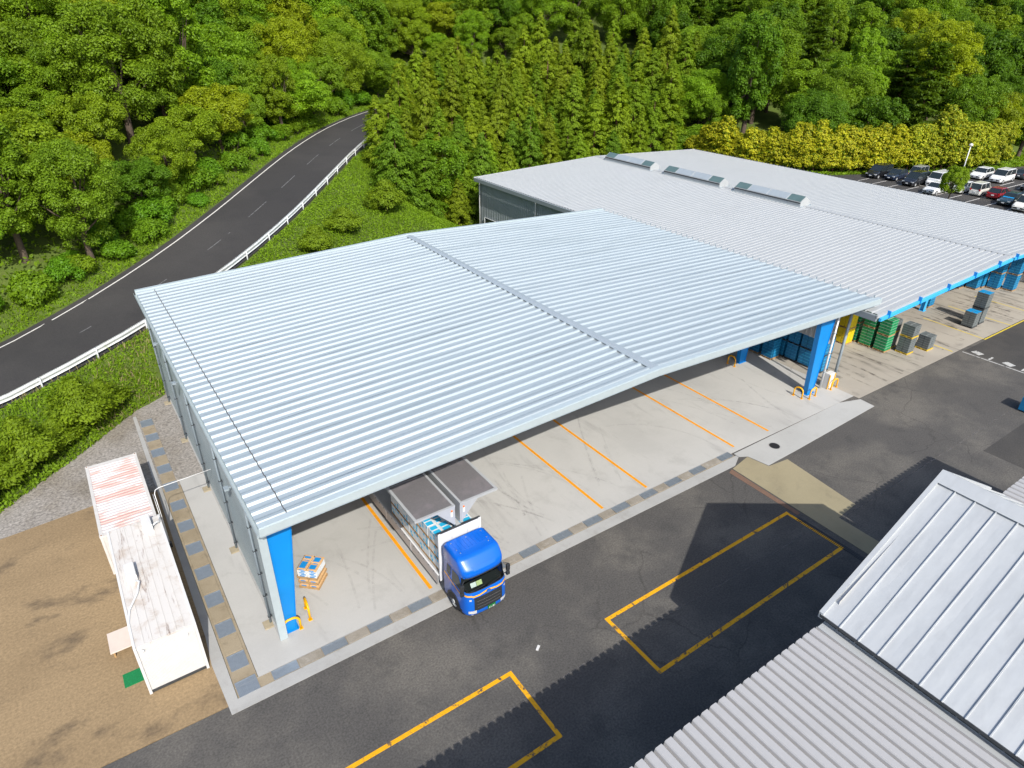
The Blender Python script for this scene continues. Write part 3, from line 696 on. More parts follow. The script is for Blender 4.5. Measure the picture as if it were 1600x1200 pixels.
# low corrugated roof beside it
lr = empty('low_shed', (9, -3, 0), 'low shed with closely ribbed pale grey roof at the bottom right edge', 'building')
PL = .415; LY = 26.0; fall = math.radians(1.2)
lp = [panel_mesh('roof_panel', LY, PL, .18, 'saw', [MAT['roof_near'], MAT['closure']], 10, .005, 60+i, axis='y', caps=False) for i in range(4)]
for i in range(72):
    x = 19.02 - (i+1)*PL
    o = piece('roof_panel', lp[RNG.randrange(4)], (x, 7.44-LY*cos(fall), 6.45+LY*sin(fall)), lr); o.rotation_euler = (-fall, 0, 0)
b = MB(); b.box(19.03,19.44,-12,7.40,6.50,6.60); b.box(19.44,19.47,-12,7.40,6.50,6.63); b.build('gutter', MAT['roof_old'], lr)
b = MB(); b.box(19.47,19.92,-12,7.25,6.40,6.52); b.build('gutter_dirt', MAT['grate_dark'], lr)
b = MB(); b.box(-11.5,19.90,-18,7.05,0,6.38); b.build('wall', MAT['wall_grey'], lr)
bolt = MB().tube([(0,0,0),(0,0,.06)], .03, 6).mesh('bolt', MAT['chrome'])
for i in range(18): piece('bolt', bolt, (19.455, 6.9-i*.69, 6.63), lr)
rr = empty('side_shed', (38, -3, 0), 'ribbed grey roof of a low shed behind the silver gable at the right edge', 'building')
for i in range(26):
    x = 32.95 + i*PL
    o = piece('roof_panel', lp[i%4], (x, 7.2-LY*cos(fall), 6.32+LY*sin(fall)), rr); o.rotation_euler = (-fall, 0, 0)
b = MB(); b.box(33.0,43.6,-18,6.8,0,6.3); b.build('wall', MAT['wall_grey'], rr)

# ------------------------------------------------------------------ hoop guards at the column feet
def hoop(p, q, h, label):
    c = Vector(((p[0]+q[0])/2, (p[1]+q[1])/2, .016)); d = Vector((q[0]-p[0], q[1]-p[1], 0)); w = d.length/2; d.normalize(); r = min(w, .33)
    pts = [c - d*w, c - d*w + Vector((0,0,h-r))]
    for k in range(1, 12):
        a = pi*k/12; pts.append(c + d*(-(w-r) - r*cos(a) if a < pi/2 else (w-r) - r*cos(a)) + Vector((0,0,h-r+r*sin(a))))
    pts += [c + d*w + Vector((0,0,h-r)), c + d*w]
    o = empty('hoop_guard', c, label, 'bollard', 'yellow hoop guards at the canopy columns')
    MB().tube(pts, .055, 10).build('hoop', MAT['paint_yellow'], o, smooth=True)
    for s in (-1, 1):
        e = c + d*w*s; MB().box(e.x-.1,e.x+.1,e.y-.1,e.y+.1,.017,.03).build('base_plate', MAT['paint_yellow'], o)
hoop((3.72,23.98),(4.50,23.96),.85,'yellow hoop guard in front of the left blue column')
hoop((5.12,25.05),(5.05,24.22),.85,'yellow hoop guard right of the left blue column by the carton stack')
hoop((44.63,24.66),(44.69,23.95),.85,'yellow hoop guard left of the right front blue column')
hoop((45.12,23.57),(45.98,23.62),.85,'yellow hoop guard in front of the right front blue column')
hoop((47.95,23.52),(48.78,23.54),.85,'yellow hoop guard at the white pipe right of the front column')
hoop((44.70,31.25),(44.68,30.50),.85,'yellow hoop guard beside the second blue column in the shade')

# free standing pipe and box beside the right column
pp = empty('riser_pipe', (47.45,24.15,0), 'tall white pipe standing right of the right front blue column', 'pipe')
MB().tube([(47.45,24.15,.02),(47.45,24.15,7.3)], .085, 10).build('pipe', MAT['pipe_white'], pp, smooth=True)
for z in (1.5,3.2,4.9,6.6): MB().box(47.33,47.57,24.05,24.25,z,z+.05).build('clamp', MAT['pipe_grey'], pp)
ub = empty('utility_box', (48.2,24.0,0), 'low white utility box with yellow edges at the foot of the white pipe', 'box')
MB().cbox(47.75,48.5,23.75,24.2,.03,1.35,.02).build('cabinet', MAT['white_plastic'], ub)
MB().box(48.44,48.52,23.70,23.76,.03,1.3).build('edge_guard', MAT['paint_yellow'], ub)
MB().box(47.73,47.81,23.70,23.76,.03,1.3).build('edge_guard', MAT['paint_yellow'], ub)
gp = MB().tube([(48.95,24.0,.02),(48.95,24.0,7.0)], .11, 10).build('drain_pipe', MAT['pipe_grey'], None, smooth=True)
tag(gp, 'thick grey drain pipe at the corner between canopy and warehouse', 'pipe')

# ------------------------------------------------------------------ containers
ct = empty('shipping_container', (-1.15, 36.6, 0), 'rusty white and faded red shipping container with ribbed roof behind the white cabin', 'container')
MAT['cont_roof'] = mat('cont_roof', (.54,.51,.50), .10, 3, .6, 0, second=(.50,.21,.16), sscale=.85, smask=(.47,.60), samt=.62, stretch=(.55,1.6,1), bmp=.1)
MAT['cont_side'] = mat('cont_side', (.55,.53,.50), .1, 2, .6, 0, second=(.30,.16,.09), sscale=1.1, smask=(.60,.72), samt=.8)
MAT['rust'] = mat('rust', (.26,.12,.05), .3, 9, .85)
X0, X1, Y0, Y1, H = -2.50, .20, 32.9, 40.1, 2.6
b = MB(); n = 26; p = (Y1-Y0-.5)/n
prof = []
for i in range(n):
    y = Y0+.25+i*p; prof += [(y,0),(y+p*.35,0),(y+p*.5,.045),(y+p*.85,.045)]
prof.append((Y1-.25,0))
b.add([(X0+.16,y,H-.05+z) for y,z in prof] + [(X1-.16,y,H-.05+z) for y,z in prof], [(i,len(prof)+i,len(prof)+i+1,i+1) for i in range(len(prof)-1)])
b.build('roof', MAT['cont_roof'], ct)
b = MB()
for x0,x1 in ((X0,X0+.16),(X1-.16,X1)): b.box(x0,x1,Y0,Y1,H-.14,H)
for y0,y1 in ((Y0,Y0+.25),(Y1-.25,Y1)): b.box(X0+.161,X1-.161,y0,y1,H-.14,H-.02)
b.box(X0,X0+.12,Y0,Y1,.0,.16); b.box(X1-.12,X1,Y0,Y1,.0,.16)
for x in (X0,X1-.12):
    for y in (Y0,Y1-.12): b.box(x,x+.12,y,y+.12,.16,H-.14)
b.build('frame', MAT['cont_side'], ct)
for x, s in ((X0+.05,-1),(X1-.05,1)):
    bb = MB(); n = 40; p = (Y1-Y0-.24)/n; pr = []
    for i in range(n):
        y = Y0+.12+i*p; pr += [(y,0),(y+p*.4,0),(y+p*.5,.035),(y+p*.9,.035)]
    pr.append((Y1-.12,0))
    bb.add([(x-s*d,y,.16) for y,d in pr] + [(x-s*d,y,H-.14) for y,d in pr], [(i,i+1,len(pr)+i+1,len(pr)+i) for i in range(len(pr)-1)])
    bb.build('side_wall', MAT['cont_side'], ct)
MB().box(X0+.12,X1-.12,Y1-.08,Y1-.04,.16,H-.14).build('end_wall', MAT['cont_side'], ct)
MB().box(X0+.12,X1-.12,Y0+.04,Y0+.08,.16,H-.14).build('end_wall', MAT['cont_side'], ct)
for x in (X0-.01,X1-.17):
    for y in (Y0-.01,Y1-.17):
        cc = MB().box(x,x+.18,y,y+.18,H-.13,H+.012).build('corner_casting', MAT['cont_side'], ct)
        MB().tube([(x+.09,y+.09,H+.011),(x+.09,y+.09,H+.016)], .045, 8).build('casting_hole', MAT['rust'], cc)

cb = empty('site_cabin', (-.85, 28.5, 0), 'white portable cabin with stained flat roof and ribbed end wall beside the dirt', 'cabin')
m, nt, bs = new_mat('cabin_roof'); p_ = pos(nt)
v1 = mapr(nt, noise(nt, p_, 1.1, 7, .7, .25), .48, .70, 0, .7, True)
q = pos(nt, (3.6,.30,1)); v2 = mapr(nt, noise(nt, q, 1.2, 7, .75, .5), .565, .68, 0, .8, True)
nt.links.new(mixc(nt, v2, mixc(nt, v1, (.60,.575,.54), (.42,.34,.27)), (.17,.095,.06)), bs.inputs['Base Color']); setp(bs, Roughness=.55); MAT['cabin_roof'] = m
X0, X1, Y0, Y1, H = -2.12, .30, 24.1, 32.7, 2.85
MB().box(X0+.06,X1-.06,Y0+.06,Y1-.02,.18,H-.05).build('body', MAT['white_plastic'], cb)
rf = MB().box(X0+.08,X1-.08,Y0+.04,Y1,H-.049,H+.03).build('roof', MAT['cabin_roof'], cb)
for i in range(1,7):
    x = X0+.1+(X1-X0-.2)*i/7; MB().box(x-.012,x+.012,Y0+.06,Y1-.02,H+.03,H+.055).build('roof_seam', MAT['cabin_roof'], rf)
for x0,x1 in ((X0-.02,X0+.08),(X1-.08,X1+.02)): MB().box(x0,x1,Y0-.02,Y1+.02,H-.12,H+.07).build('roof_edge', MAT['white_plastic'], cb)
for x in (X0-.02,X1-.09):
    for y in (Y0-.02,Y1-.1): MB().box(x,x+.11,y,y+.11,.02,H-.12).build('corner_post', MAT['white_plastic'], cb)
b = MB(); n = 48; p = (X1-X0-.2)/n; pr = []
for i in range(n):
    x = X0+.1+i*p; pr += [(x,0),(x+p*.5,0),(x+p*.6,.012),(x+p*.9,.012)]
pr.append((X1-.1,0))
b.add([(x,Y0+.04-d,.2) for x,d in pr] + [(x,Y0+.04-d,H-.08) for x,d in pr], [(i,i+1,len(pr)+i+1,len(pr)+i) for i in range(len(pr)-1)])
b.build('end_wall', MAT['white_plastic'], cb)
MB().box(X0+.0,X1-.0,Y0+.0,Y1,.06,.18).build('base_frame', MAT['dark_steel'], cb)
MB().box(-.25,-.08,Y0-.06,Y0+.03,H-.42,H-.26).build('vent_cowl', MAT['white_plastic'], cb)
MB().box(X0-.001+.03,X0+.055,25.0,25.9,.2,2.1).build('door', MAT['white_plastic'], cb)
def aircon(x, y, z, label):
    o = empty('roof_box', (x,y,z), label, 'air conditioner')
    MB().cbox(x-.22,x+.22,y-.5,y+.5,z,z+.42,.02).build('casing', MAT['white_plastic'], o)
    MB().box(x+.222,x+.232,y-.42,y+.42,z+.04,z+.36).build('grille', MAT['wall_old'], o)
    return o
aircon(-1.55,28.7,H+.03,'white equipment box on the cabin roof near the left edge')
aircon(-.35,32.0,H+.03,'white equipment box on the cabin roof beside the container')
hs = MB().tube([(-1.45,28.1,H+.2),(-1.30,27.9,H+.22),(-1.5,27.3,H+.1),(-1.95,26.4,H+.09),(-2.1,25.6,H+.05),(-2.08,24.6,H+.02),(-1.95,24.12,H-.12),(-1.78,24.0,H-.2)], .045, 8).build('hose', MAT['pipe_white'], None, smooth=True)
tag(hs, 'white hose running from the roof box down the cabin edge', 'hose')
hs = MB().tube([(-.12,31.7,H+.25),(.05,31.75,H+.32),(.20,31.9,H+.2),(.30,32.4,H+.05),(.36,33.0,2.2),(.38,33.4,1.2),(.38,33.5,.05)], .04, 8).build('hose', MAT['pipe_white'], None, smooth=True)
tag(hs, 'white hose running from the roof box over the right cabin side', 'hose')
st = empty('door_step', (-2.7,27.3,0), 'pale plywood board lying at the cabin side on the dirt', 'board')
MAT['ply'] = mat('ply', (.58,.50,.44), .06, 2, .8); MAT['mat_green'] = mat('mat_green', (.002,.17,.05), .25, 18, .95, bmp=.5, bscale=80)
MB().cbox(-3.25,-2.15,27.0,28.35,.35,.40,.01).build('top', MAT['ply'], st)
for x in (-3.15,-2.3):
    for y in (27.08,28.2): MB().box(x,x+.07,y,y+.07,.004,.35).build('leg', MAT['wood'], st)
gm = MB().cbox(-3.0,-2.1,25.05,25.85,.004,.035,.01).build('door_mat', MAT['mat_green']); tag(gm, 'bright green doormat on the dirt beside the white cabin', 'mat')
# cable bridge from the container to the canopy wall
cbp = empty('cable_bridge', (.55,35.2,0), 'thin white cable pipe bridging from the container to the canopy wall', 'pipe')
MB().tube([(.42,34.0,.05),(.42,34.3,2.2),(.42,34.6,2.95),(.50,34.75,3.1),(.72,34.8,3.15),(3.45,34.85,3.25)], .021, 8).build('pipe', MAT['pipe_white'], cbp, smooth=True)
MB().tube([(.34,33.6,.05),(.34,34.1,2.2),(.34,35.3,2.5)], .018, 8).build('pipe', MAT['pipe_white'], cbp, smooth=True)
MB().box(.28,.5,33.4,33.62,.02,.3).build('junction_box', MAT['dark_steel'], cbp)

# ------------------------------------------------------------------ truck
TR = empty('wing_truck', (12.52, 19.60, 0), 'blue cab truck with opened silver wing body backed under the canopy', 'truck')
MAT['cab_blue'] = mat('cab_blue', (.002,.115,.56), .04, 2, .32, 0, coat=.4, local=True)
MAT['stripe'] = mat('stripe', (.85,.42,.01), .04, 4, .4)
MAT['grille'] = mat('grille', (.028,.03,.033), .1, 6, .4)
MAT['lamp_clear'] = mat('lamp_clear', (.72,.74,.75), .06, 8, .12, .3)
MAT['lamp_orange'] = mat('lamp_orange', (.75,.18,.01), .05, 8, .25)
MAT['plate_green'] = mat('plate_green', (.006,.15,.035), .05, 4, .5)
MAT['plate_white'] = mat('plate_white', (.75,.76,.75), .04, 4, .5)
MAT['dash'] = mat('dash', (.022,.024,.026), .15, 6, .7)
MAT['body_white'] = mat('body_white', (.66,.67,.68), .05, 1.5, .4)
MAT['wing_skin'] = mat('wing_skin', (.20,.19,.195), .10, 10, .5, .3, second=(.26,.235,.245), sscale=.8, samt=.7, bmp=.25, bscale=45)
m, nt, bs = new_mat('windscreen')
out = nt.nodes['Material Output']; tb = node(nt,'ShaderNodeBsdfTransparent'); gb = node(nt,'ShaderNodeBsdfGlossy'); gb.inputs['Roughness'].default_value = .03
tb.inputs[0].default_value = (.72,.80,.78,1); mx = node(nt,'ShaderNodeMixShader'); fr = node(nt,'ShaderNodeFresnel'); fr.inputs[0].default_value = 1.5
nt.links.new(fr.outputs[0], mx.inputs[0]); nt.links.new(tb.outputs[0], mx.inputs[1]); nt.links.new(gb.outputs[0], mx.inputs[2]); nt.links.new(mx.outputs[0], out.inputs[0]); MAT['windscreen'] = m

def lerp_tab(tab, z):
    for (a, va), (c, vc) in zip(tab[:-1], tab[1:]):
        if z <= c: t = (z-a)/(c-a) if c > a else 0; t = max(0, t); return va+(vc-va)*t
    return tab[-1][1]
YF = [(.30,.06),(.45,.0),(1.15,.0),(1.5,.03),(1.74,.06),(1.80,.10),(2.62,.36),(2.68,.30),(2.94,.34),(3.02,.40),(3.16,.54),(3.30,.68),(3.40,.78),(3.44,.86),(3.47,.98)]
HW = [(.30,1.20),(.5,1.235),(1.6,1.235),(2.62,1.16),(2.70,1.19),(2.9,1.20),(3.25,1.195),(3.36,1.17),(3.43,1.11),(3.47,1.02)]
YM, YB = 1.35, 2.30
def cab_front(x, z, off=0.0):
    hw = lerp_tab(HW, z); yf = lerp_tab(YF, z); pw = 6.0; t = min(1, abs(x)/hw)
    D = YM-yf
    return (x, YM - D*(1-t**pw)**(1/pw)*(1-.06*t*t) - off, z)
def cab_ring(z, yb=YB, shr=0.0):
    hw = lerp_tab(HW, z); pts = [(-hw+.05, yb-shr, z), (-hw, yb-.05-shr, z), (-hw, YM, z)]
    xs = [-.999,-.995,-.985,-.965,-.93,-.86,-.75,-.55,-.28,0,.28,.55,.75,.86,.93,.965,.985,.995,.999]
    pts += [cab_front(x*hw, z) for x in xs]
    pts += [(hw, YM, z), (hw, yb-.05-shr, z), (hw-.05, yb-shr, z)]
    return pts
def loft(rings, cap0=True, cap1=True, skip=None):
    b = MB(); n = len(rings[0]); b.add([p for r in rings for p in r], [])
    for i in range(len(rings)-1):
        for k in range(n):
            if skip and skip(i, k): continue
            b.f.append((i*n+k, i*n+(k+1)%n, (i+1)*n+(k+1)%n, (i+1)*n+k)); b.m.append(0)
    if cap0: b.f.append(tuple(reversed(range(n)))); b.m.append(0)
    if cap1: b.f.append(tuple((len(rings)-1)*n+k for k in range(n))); b.m.append(0)
    return b
zs = [.36,.45,.7,1.0,1.3,1.6,1.74,1.80,1.86,2.2,2.55,2.62,2.68,2.75,2.85,2.94,3.02,3.09,3.16,3.23,3.30,3.36,3.40,3.43,3.45,3.47]
rings = [cab_ring(z) for z in zs]
i0, i1 = zs.index(1.86), zs.index(2.55)
cabin = loft(rings, skip=lambda i, k: i0 <= i < i1 and (5 <= k <= 18)).build('cab', MAT['cab_blue'], TR, smooth=True, world=False)
cabin.data.polygons.foreach_set('use_smooth', [len(p.vertices) == 4 for p in cabin.data.polygons])
def front_patch(name, x0, x1, zlo, zhi, off, m, parent, nx=16, nz=5, thick=True):
    f0 = zlo if callable(zlo) else (lambda x: zlo); f1 = zhi if callable(zhi) else (lambda x: zhi)
    g = [[cab_front(x0+(x1-x0)*i/nx, f0(x0+(x1-x0)*i/nx)+(f1(x0+(x1-x0)*i/nx)-f0(x0+(x1-x0)*i/nx))*j/nz, off) for i in range(nx+1)] for j in range(nz+1)]
    b = MB(); b.add([p for r in g for p in r], [(j*(nx+1)+i, j*(nx+1)+i+1, (j+1)*(nx+1)+i+1, (j+1)*(nx+1)+i) for j in range(nz) for i in range(nx)])
    return b.build(name, m, parent, smooth=True, world=False)
front_patch('windscreen', -1.10, 1.10, 1.86, 2.56, .012, MAT['windscreen'], TR)
front_patch('windscreen_seal', -1.12, 1.12, 2.545, 2.60, .016, MAT['grille'], TR, nz=1)
front_patch('windscreen_seal', -1.12, 1.12, 1.82, 1.87, .016, MAT['grille'], TR, nz=1)
sw = lambda x: 1.60 + .10*max(0, 1-abs(x)/.5)**1.0 + (.05 if abs(x) > .9 else 0)
front_patch('stripe', -1.22, 1.22, lambda x: sw(x)-.045, lambda x: sw(x)+.045, .012, MAT['stripe'], TR, nx=40, nz=1)
gr = front_patch('grille', -.80, .80, lambda x: .66, lambda x: 1.50-.0*x, .018, MAT['grille'], TR)
for z in (.88,1.08,1.28): front_patch('slat', -.66, .66, z-.014, z+.014, .045, MAT['chrome'], gr, nz=1)
em = front_patch('emblem', -.13, .13, lambda x: 1.64-math.sqrt(max(0,.0169-x*x))*.8, lambda x: 1.64+math.sqrt(max(0,.0169-x*x))*.8, .03, MAT['chrome'], TR, nx=12, nz=2)
front_patch('emblem_field', -.09, .09, lambda x: 1.64-math.sqrt(max(0,.0081-x*x))*.8, lambda x: 1.64+math.sqrt(max(0,.0081-x*x))*.8, .034, MAT['cab_blue'], em, nx=12, nz=2)
for s in (-1, 1):
    front_patch('headlight', *sorted((s*.70,s*1.08)), lambda x: .50+.10*max(0,abs(x)-.7), .70, .02, MAT['lamp_clear'], TR, nx=8, nz=2)
    front_patch('fog_lamp', *sorted((s*.86,s*.95)), .42, .47, .02, MAT['lamp_clear'], TR, nx=2, nz=1)
    front_patch('badge_lamp', *sorted((s*.93,s*1.03)), 1.36, 1.46, .02, MAT['lamp_clear'], TR, nx=4, nz=1)
pl = front_patch('number_plate', -.23+.15, .23+.15, .46, .68, .03, MAT['plate_green'], TR, nx=2, nz=1)
tx = bpy.data.curves.new('plate_number', 'FONT'); tx.body = '11-81'; tx.size = .17; tx.align_x = 'CENTER'; tx.extrude = .002
t0 = bpy.data.objects.new('plate_number', tx); COL.objects.link(t0); bpy.context.view_layer.update()
tm = bpy.data.meshes.new_from_object(t0.evaluated_get(bpy.context.evaluated_depsgraph_get())); bpy.data.objects.remove(t0)
to = link(bpy.data.objects.new('plate_number', tm), pl); to.location = (.15, -.055, .49); to.rotation_euler = (radians(90), 0, 0); to.data.materials.append(MAT['plate_white'])
for x0, x1 in ((-.95,-.15),(.0,.8)): front_patch('wiper', x0, x1, lambda x: 1.90+.10*(x-x0), lambda x: 1.925+.10*(x-x0), .03, MAT['grille'], TR, nx=4, nz=1)
# roof relief: ribs and the air shield recess
for i in range(-4, 5): MB().box(i*.21-.02, i*.21+.02, 1.42, 2.2, 3.465, 3.485).build('roof_rib', MAT['cab_blue'], cabin, world=False)
front_patch('visor_recess', -.62, .62, 2.93, 3.08, .012, MAT['cab_blue'], cabin, nz=2)
front_patch('visor_edge', -.66, .66, 3.08, 3.11, .03, MAT['cab_blue'], cabin, nz=1)
for x, y in ((-.86,1.55),(-.86,2.1),(.86,1.55),(.86,2.1),(0,2.1),(-.8,1.28),(.8,1.28)): MB().cbox(x-.03,x+.03,y-.03,y+.03,3.46,3.49,.01).build('marker_bolt', MAT['chrome'], cabin, world=False)
for s in (-1, 1):
    X = lambda z: s*(lerp_tab(HW, z)+.012)
    def sp_(name, pts, m, parent=TR, e=.0):
        b = MB(); q = [(X(z)+s*e, y, z) for y, z in pts]; b.add(q, [tuple(range(len(q))) if s < 0 else tuple(reversed(range(len(q))))]); return b.build(name, m, parent, world=False)
    dw = sp_('side_window', [(.62,1.80),(1.45,1.80),(1.45,2.52),(.88,2.52),(.62,2.2)], MAT['glass_dark'])
    sp_('rear_window', [(1.62,1.95),(1.98,1.95),(1.98,2.5),(1.62,2.5)], MAT['glass_dark'])
    dr = sp_('door_line', [(1.52,.95),(1.535,.95),(1.535,2.6),(1.52,2.6)], MAT['grille'], TR, .002)
    b = MB(); xx = s*1.255
    sp_('handle', [(1.30,1.55),(1.46,1.55),(1.46,1.60),(1.30,1.60)], MAT['grille'], TR, .02)
    sp_('side_stripe', [(.55,1.52),(2.2,1.78),(2.2,1.86),(.55,1.61)], MAT['stripe'], TR, .004)
    # mirrors on arms
    mr = MB().tube([(s*1.12,.45,2.50),(s*1.30,.32,2.48),(s*1.32,.32,1.80),(s*1.20,.45,1.78)], .028, 6).build('mirror_arm', MAT['grille'], TR, world=False)
    for (z0, z1) in ((2.02,2.42),(1.74,1.96)):
        bevel(MB().box(*sorted((s*1.22,s*1.42)), .24, .38, z0, z1).build('mirror_head', MAT['grille'], mr, world=False), .03)
    # wheel arch and front wheel
    ar = MB(); n = 14; pts = []
    for k in range(n+1):
        a = pi*k/n; pts.append((1.32-.66*cos(a), .42+.66*sin(a)))
    xa = s*1.245
    ar.add([(xa,y,z) for y,z in pts]+[(xa,1.32-.55*cos(pi*k/n),.42+.55*sin(pi*k/n)) for k in range(n+1)], [(k,k+1,n+2+k,n+1+k) for k in range(n)]); ar.build('wheel_arch', MAT['grille'], TR, world=False)
    sp_('arch_gap', [(1.32-.55*cos(pi*k/n),.42+.55*sin(pi*k/n)) for k in range(n+1)]+[(1.87,.36),(.77,.36)], MAT['rubber'], TR, .001)
    MB().box(*sorted((s*1.0,s*1.24)), .55, .95, .40, .55).build('step', MAT['grille'], TR, world=False)
def wheel(x, y, s, r=.50, w=.30):
    b = MB(); n = 24; pr = [(r*.62,0),(r*.9,0),(r,.04),(r,w-.04),(r*.9,w),(r*.62,w)]
    vs = [(x+s*(d-.0), y+q*cos(2*pi*k/n), r+q*sin(2*pi*k/n)) for q, d in pr for k in range(n)]
    b.add(vs, [(i*n+k, i*n+(k+1)%n, (i+1)*n+(k+1)%n, (i+1)*n+k) for i in range(len(pr)-1) for k in range(n)]); t = b.build('wheel', MAT['rubber'], TR, world=False)
    b = MB(); pr = [(r*.62,w-.01),(r*.52,w-.06),(r*.28,w-.03),(r*.22,w+.03),(.001,w+.03)]
    vs = [(x+s*d, y+q*cos(2*pi*k/n), r+q*sin(2*pi*k/n)) for q, d in pr for k in range(n)]
    b.add(vs, [(i*n+k, i*n+(k+1)%n, (i+1)*n+(k+1)%n, (i+1)*n+k) for i in range(len(pr)-1) for k in range(n)]); b.build('rim', MAT['alu'], t, world=False)
for s in (-1, 1):
    wheel(s*.95, 1.32, s)
    for y in (8.4, 9.7): wheel(s*.93, y, s)
# interior
MB().box(-1.05,1.05,.42,.85,1.5,1.84).build('dashboard', MAT['dash'], TR, world=False)
for x in (-.62,.62):
    bevel(MB().box(x-.28,x+.28,1.15,1.6,1.2,1.5).box(x-.28,x+.28,1.55,1.75,1.5,2.25).build('seat', MAT['dash'], TR, world=False), .05)
MB().tube([(.60+.22*cos(2*pi*k/16), .98+.07*sin(2*pi*k/16), 1.93+.2*sin(2*pi*k/16)) for k in range(17)], .018, 6).build('steering_wheel', MAT['rubber'], TR, world=False)
MB().add([(-.75,.40,1.87),(-.45,.38,1.87),(-.45,.50,2.07),(-.75,.52,2.07)], [(0,1,2,3)]).build('dash_paper', MAT['plate_white'], TR, world=False)
MB().add([(-.43,.38,1.87),(-.13,.37,1.87),(-.13,.49,2.07),(-.43,.50,2.07)], [(0,1,2,3)]).build('dash_paper', mat('paper_green',(.55,.62,.30),.05,3,.7), TR, world=False)
MB().box(-1.1,1.1,2.02,2.2,1.2,2.6).build('cab_rear_lining', MAT['dash'], TR, world=False)
# chassis, deck, bulkhead
MB().box(-.45,-.33,2.0,12.2,.62,.86).box(.33,.45,2.0,12.2,.62,.86).build('chassis', MAT['dark_steel'], TR, world=False)
MB().box(-1.22,1.22,2.78,12.3,.88,1.02).build('deck', MAT['alu'], TR, world=False)
bk = bevel(MB().box(-1.23,1.23,2.70,2.80,.70,3.75).build('bulkhead', MAT['body_white'], TR, world=False), .02)
for x in (-.45,.45): MB().box(x-.008,x+.008,2.692,2.70,.8,3.7).build('panel_joint', MAT['alu'], bk, world=False)
for x0, x1 in ((-1.24,-1.10),(1.10,1.24)): MB().box(x0,x1,2.66,2.70,.7,3.78).build('bulkhead_post', MAT['body_white'], bk, world=False)
MB().box(-1.24,1.24,2.68,2.82,3.75,3.77).build('bulkhead_rail', MAT['dark_steel'], bk, world=False)
MB().box(-1.23,1.23,12.25,12.33,.9,3.75).build('rear_frame', MAT['body_white'], TR, world=False)
MB().box(-.13,.13,2.80,12.3,3.68,3.80).build('roof_beam', MAT['alu'], TR, world=False)
# wings, swung up: a vertical roof half and a level side half each
for s in (-1, 1):
    e0, e1 = .10, .16; zt = 5.02
    wing = MB().box(*sorted((s*.17,s*2.30)), 2.86, 12.2, zt-.06, zt).build('wing', MAT['wing_skin'], TR, world=False)
    for (a, c, d, e) in ((.14,.26,2.82,12.24),(2.22,2.36,2.82,12.24)): MB().box(*sorted((s*a,s*c)), d, e, zt-.10, zt+.035).build('wing_rail', MAT['alu'], wing, world=False)
    for yy in (2.80, 5.9, 9.0, 12.12): MB().box(*sorted((s*.262,s*2.218)), yy, yy+(.12 if yy in (2.80,12.12) else .02), zt-.09, zt+(.03 if yy in (2.80,12.12) else .006)).build('wing_bar', MAT['alu'], wing, world=False)
    MB().box(*sorted((s*.14,s*.20)), 2.85, 12.2, 3.84, zt-.10).build('wing_roof_half', MAT['alu'], wing, world=False)
    gx = [(s*.20,3.84),(s*.20,zt-.10),(s*1.15,zt-.10)]
    MB().extrude([(x,2.82,z) for x,z in gx], (0,2.82,0), (0,2.87,0)).build('wing_gusset', MAT['alu'], wing, world=False)
    MB().box(*sorted((s*.30,s*.38)), 2.795, 2.82, zt-.30, zt-.20).build('marker_lamp', MAT['lamp_orange'], wing, world=False)
    MB().box(*sorted((s*.30,s*.40)), 2.80, 2.82, zt-.58, zt-.34).build('notice', MAT['plate_white'], wing, world=False)
    # drop side, hanging down
    gt = MB().box(*sorted((s*1.24,s*1.275)), 2.86, 12.2, .30, .98).build('drop_side', MAT['alu'], TR, world=False)
    MB().box(*sorted((s*1.22,s*1.30)), 2.82, 12.2, .98, 1.03).build('side_rail', MAT['body_white'], gt, world=False)
    for yy in (5.9, 9.0): MB().box(*sorted((s*1.276,s*1.29)), yy, yy+.07, .30, .97).build('hinge_post', MAT['body_white'], gt, world=False)
    for k in range(16): MB().box(*sorted((s*1.30,s*1.325)), 3.2+k*.55, 3.26+k*.55, .97, 1.0).build('hook', MAT['dark_steel'], gt, world=False)

# ------------------------------------------------------------------ pallets, cartons, crates
def pallet_bm(w=1.1, l=1.1, h=.14):
    b = MB()
    for i in range(6): x = -w/2+.06+(w-.12)*i/5; b.box(x-.055,x+.055,-l/2,l/2,h-.022,h)
    for y in (-l/2+.05,0,l/2-.05): b.box(-w/2,w/2,y-.045,y+.045,.022,h-.022)
    for x in (-w/2+.06,0,w/2-.06): b.box(x-.05,x+.05,-l/2,l/2,0,.022)
    return b
PAL = {'wood': pallet_bm().mesh('pallet', MAT['wood']), 'yellow': pallet_bm().mesh('pallet', MAT['pallet_yellow']), 'black': pallet_bm().mesh('pallet', MAT['dark_steel'])}
def carton_mat(name, white, blue):
    m, nt, bs = new_mat(name); p = pos(nt, (1,1,1), local=True)
    n = noise(nt, p, 1.6, 2, .4); f = mapr(nt, n, .50, .53, 0, 1)
    nt.links.new(mixc(nt, f, white, blue), bs.inputs['Base Color']); setp(bs, Roughness=.55); return m
MAT['carton_white'] = mat('carton_white', (.62,.65,.66), .08, 3, .5)
MAT['carton_cyan'] = mat('carton_cyan', (.02,.40,.66), .08, 3, .5)
MAT['carton_brown'] = mat('carton_brown', (.58,.36,.17), .08, 3, .7)
MAT['carton_blue'] = mat('carton_blue', (.01,.24,.60), .08, 3, .5)
MAT['bottle_dark'] = mat('bottle_dark', (.03,.045,.07), .2, 8, .25)
MAT['film'] = mat('film', (.50,.53,.55), .12, 4, .3)
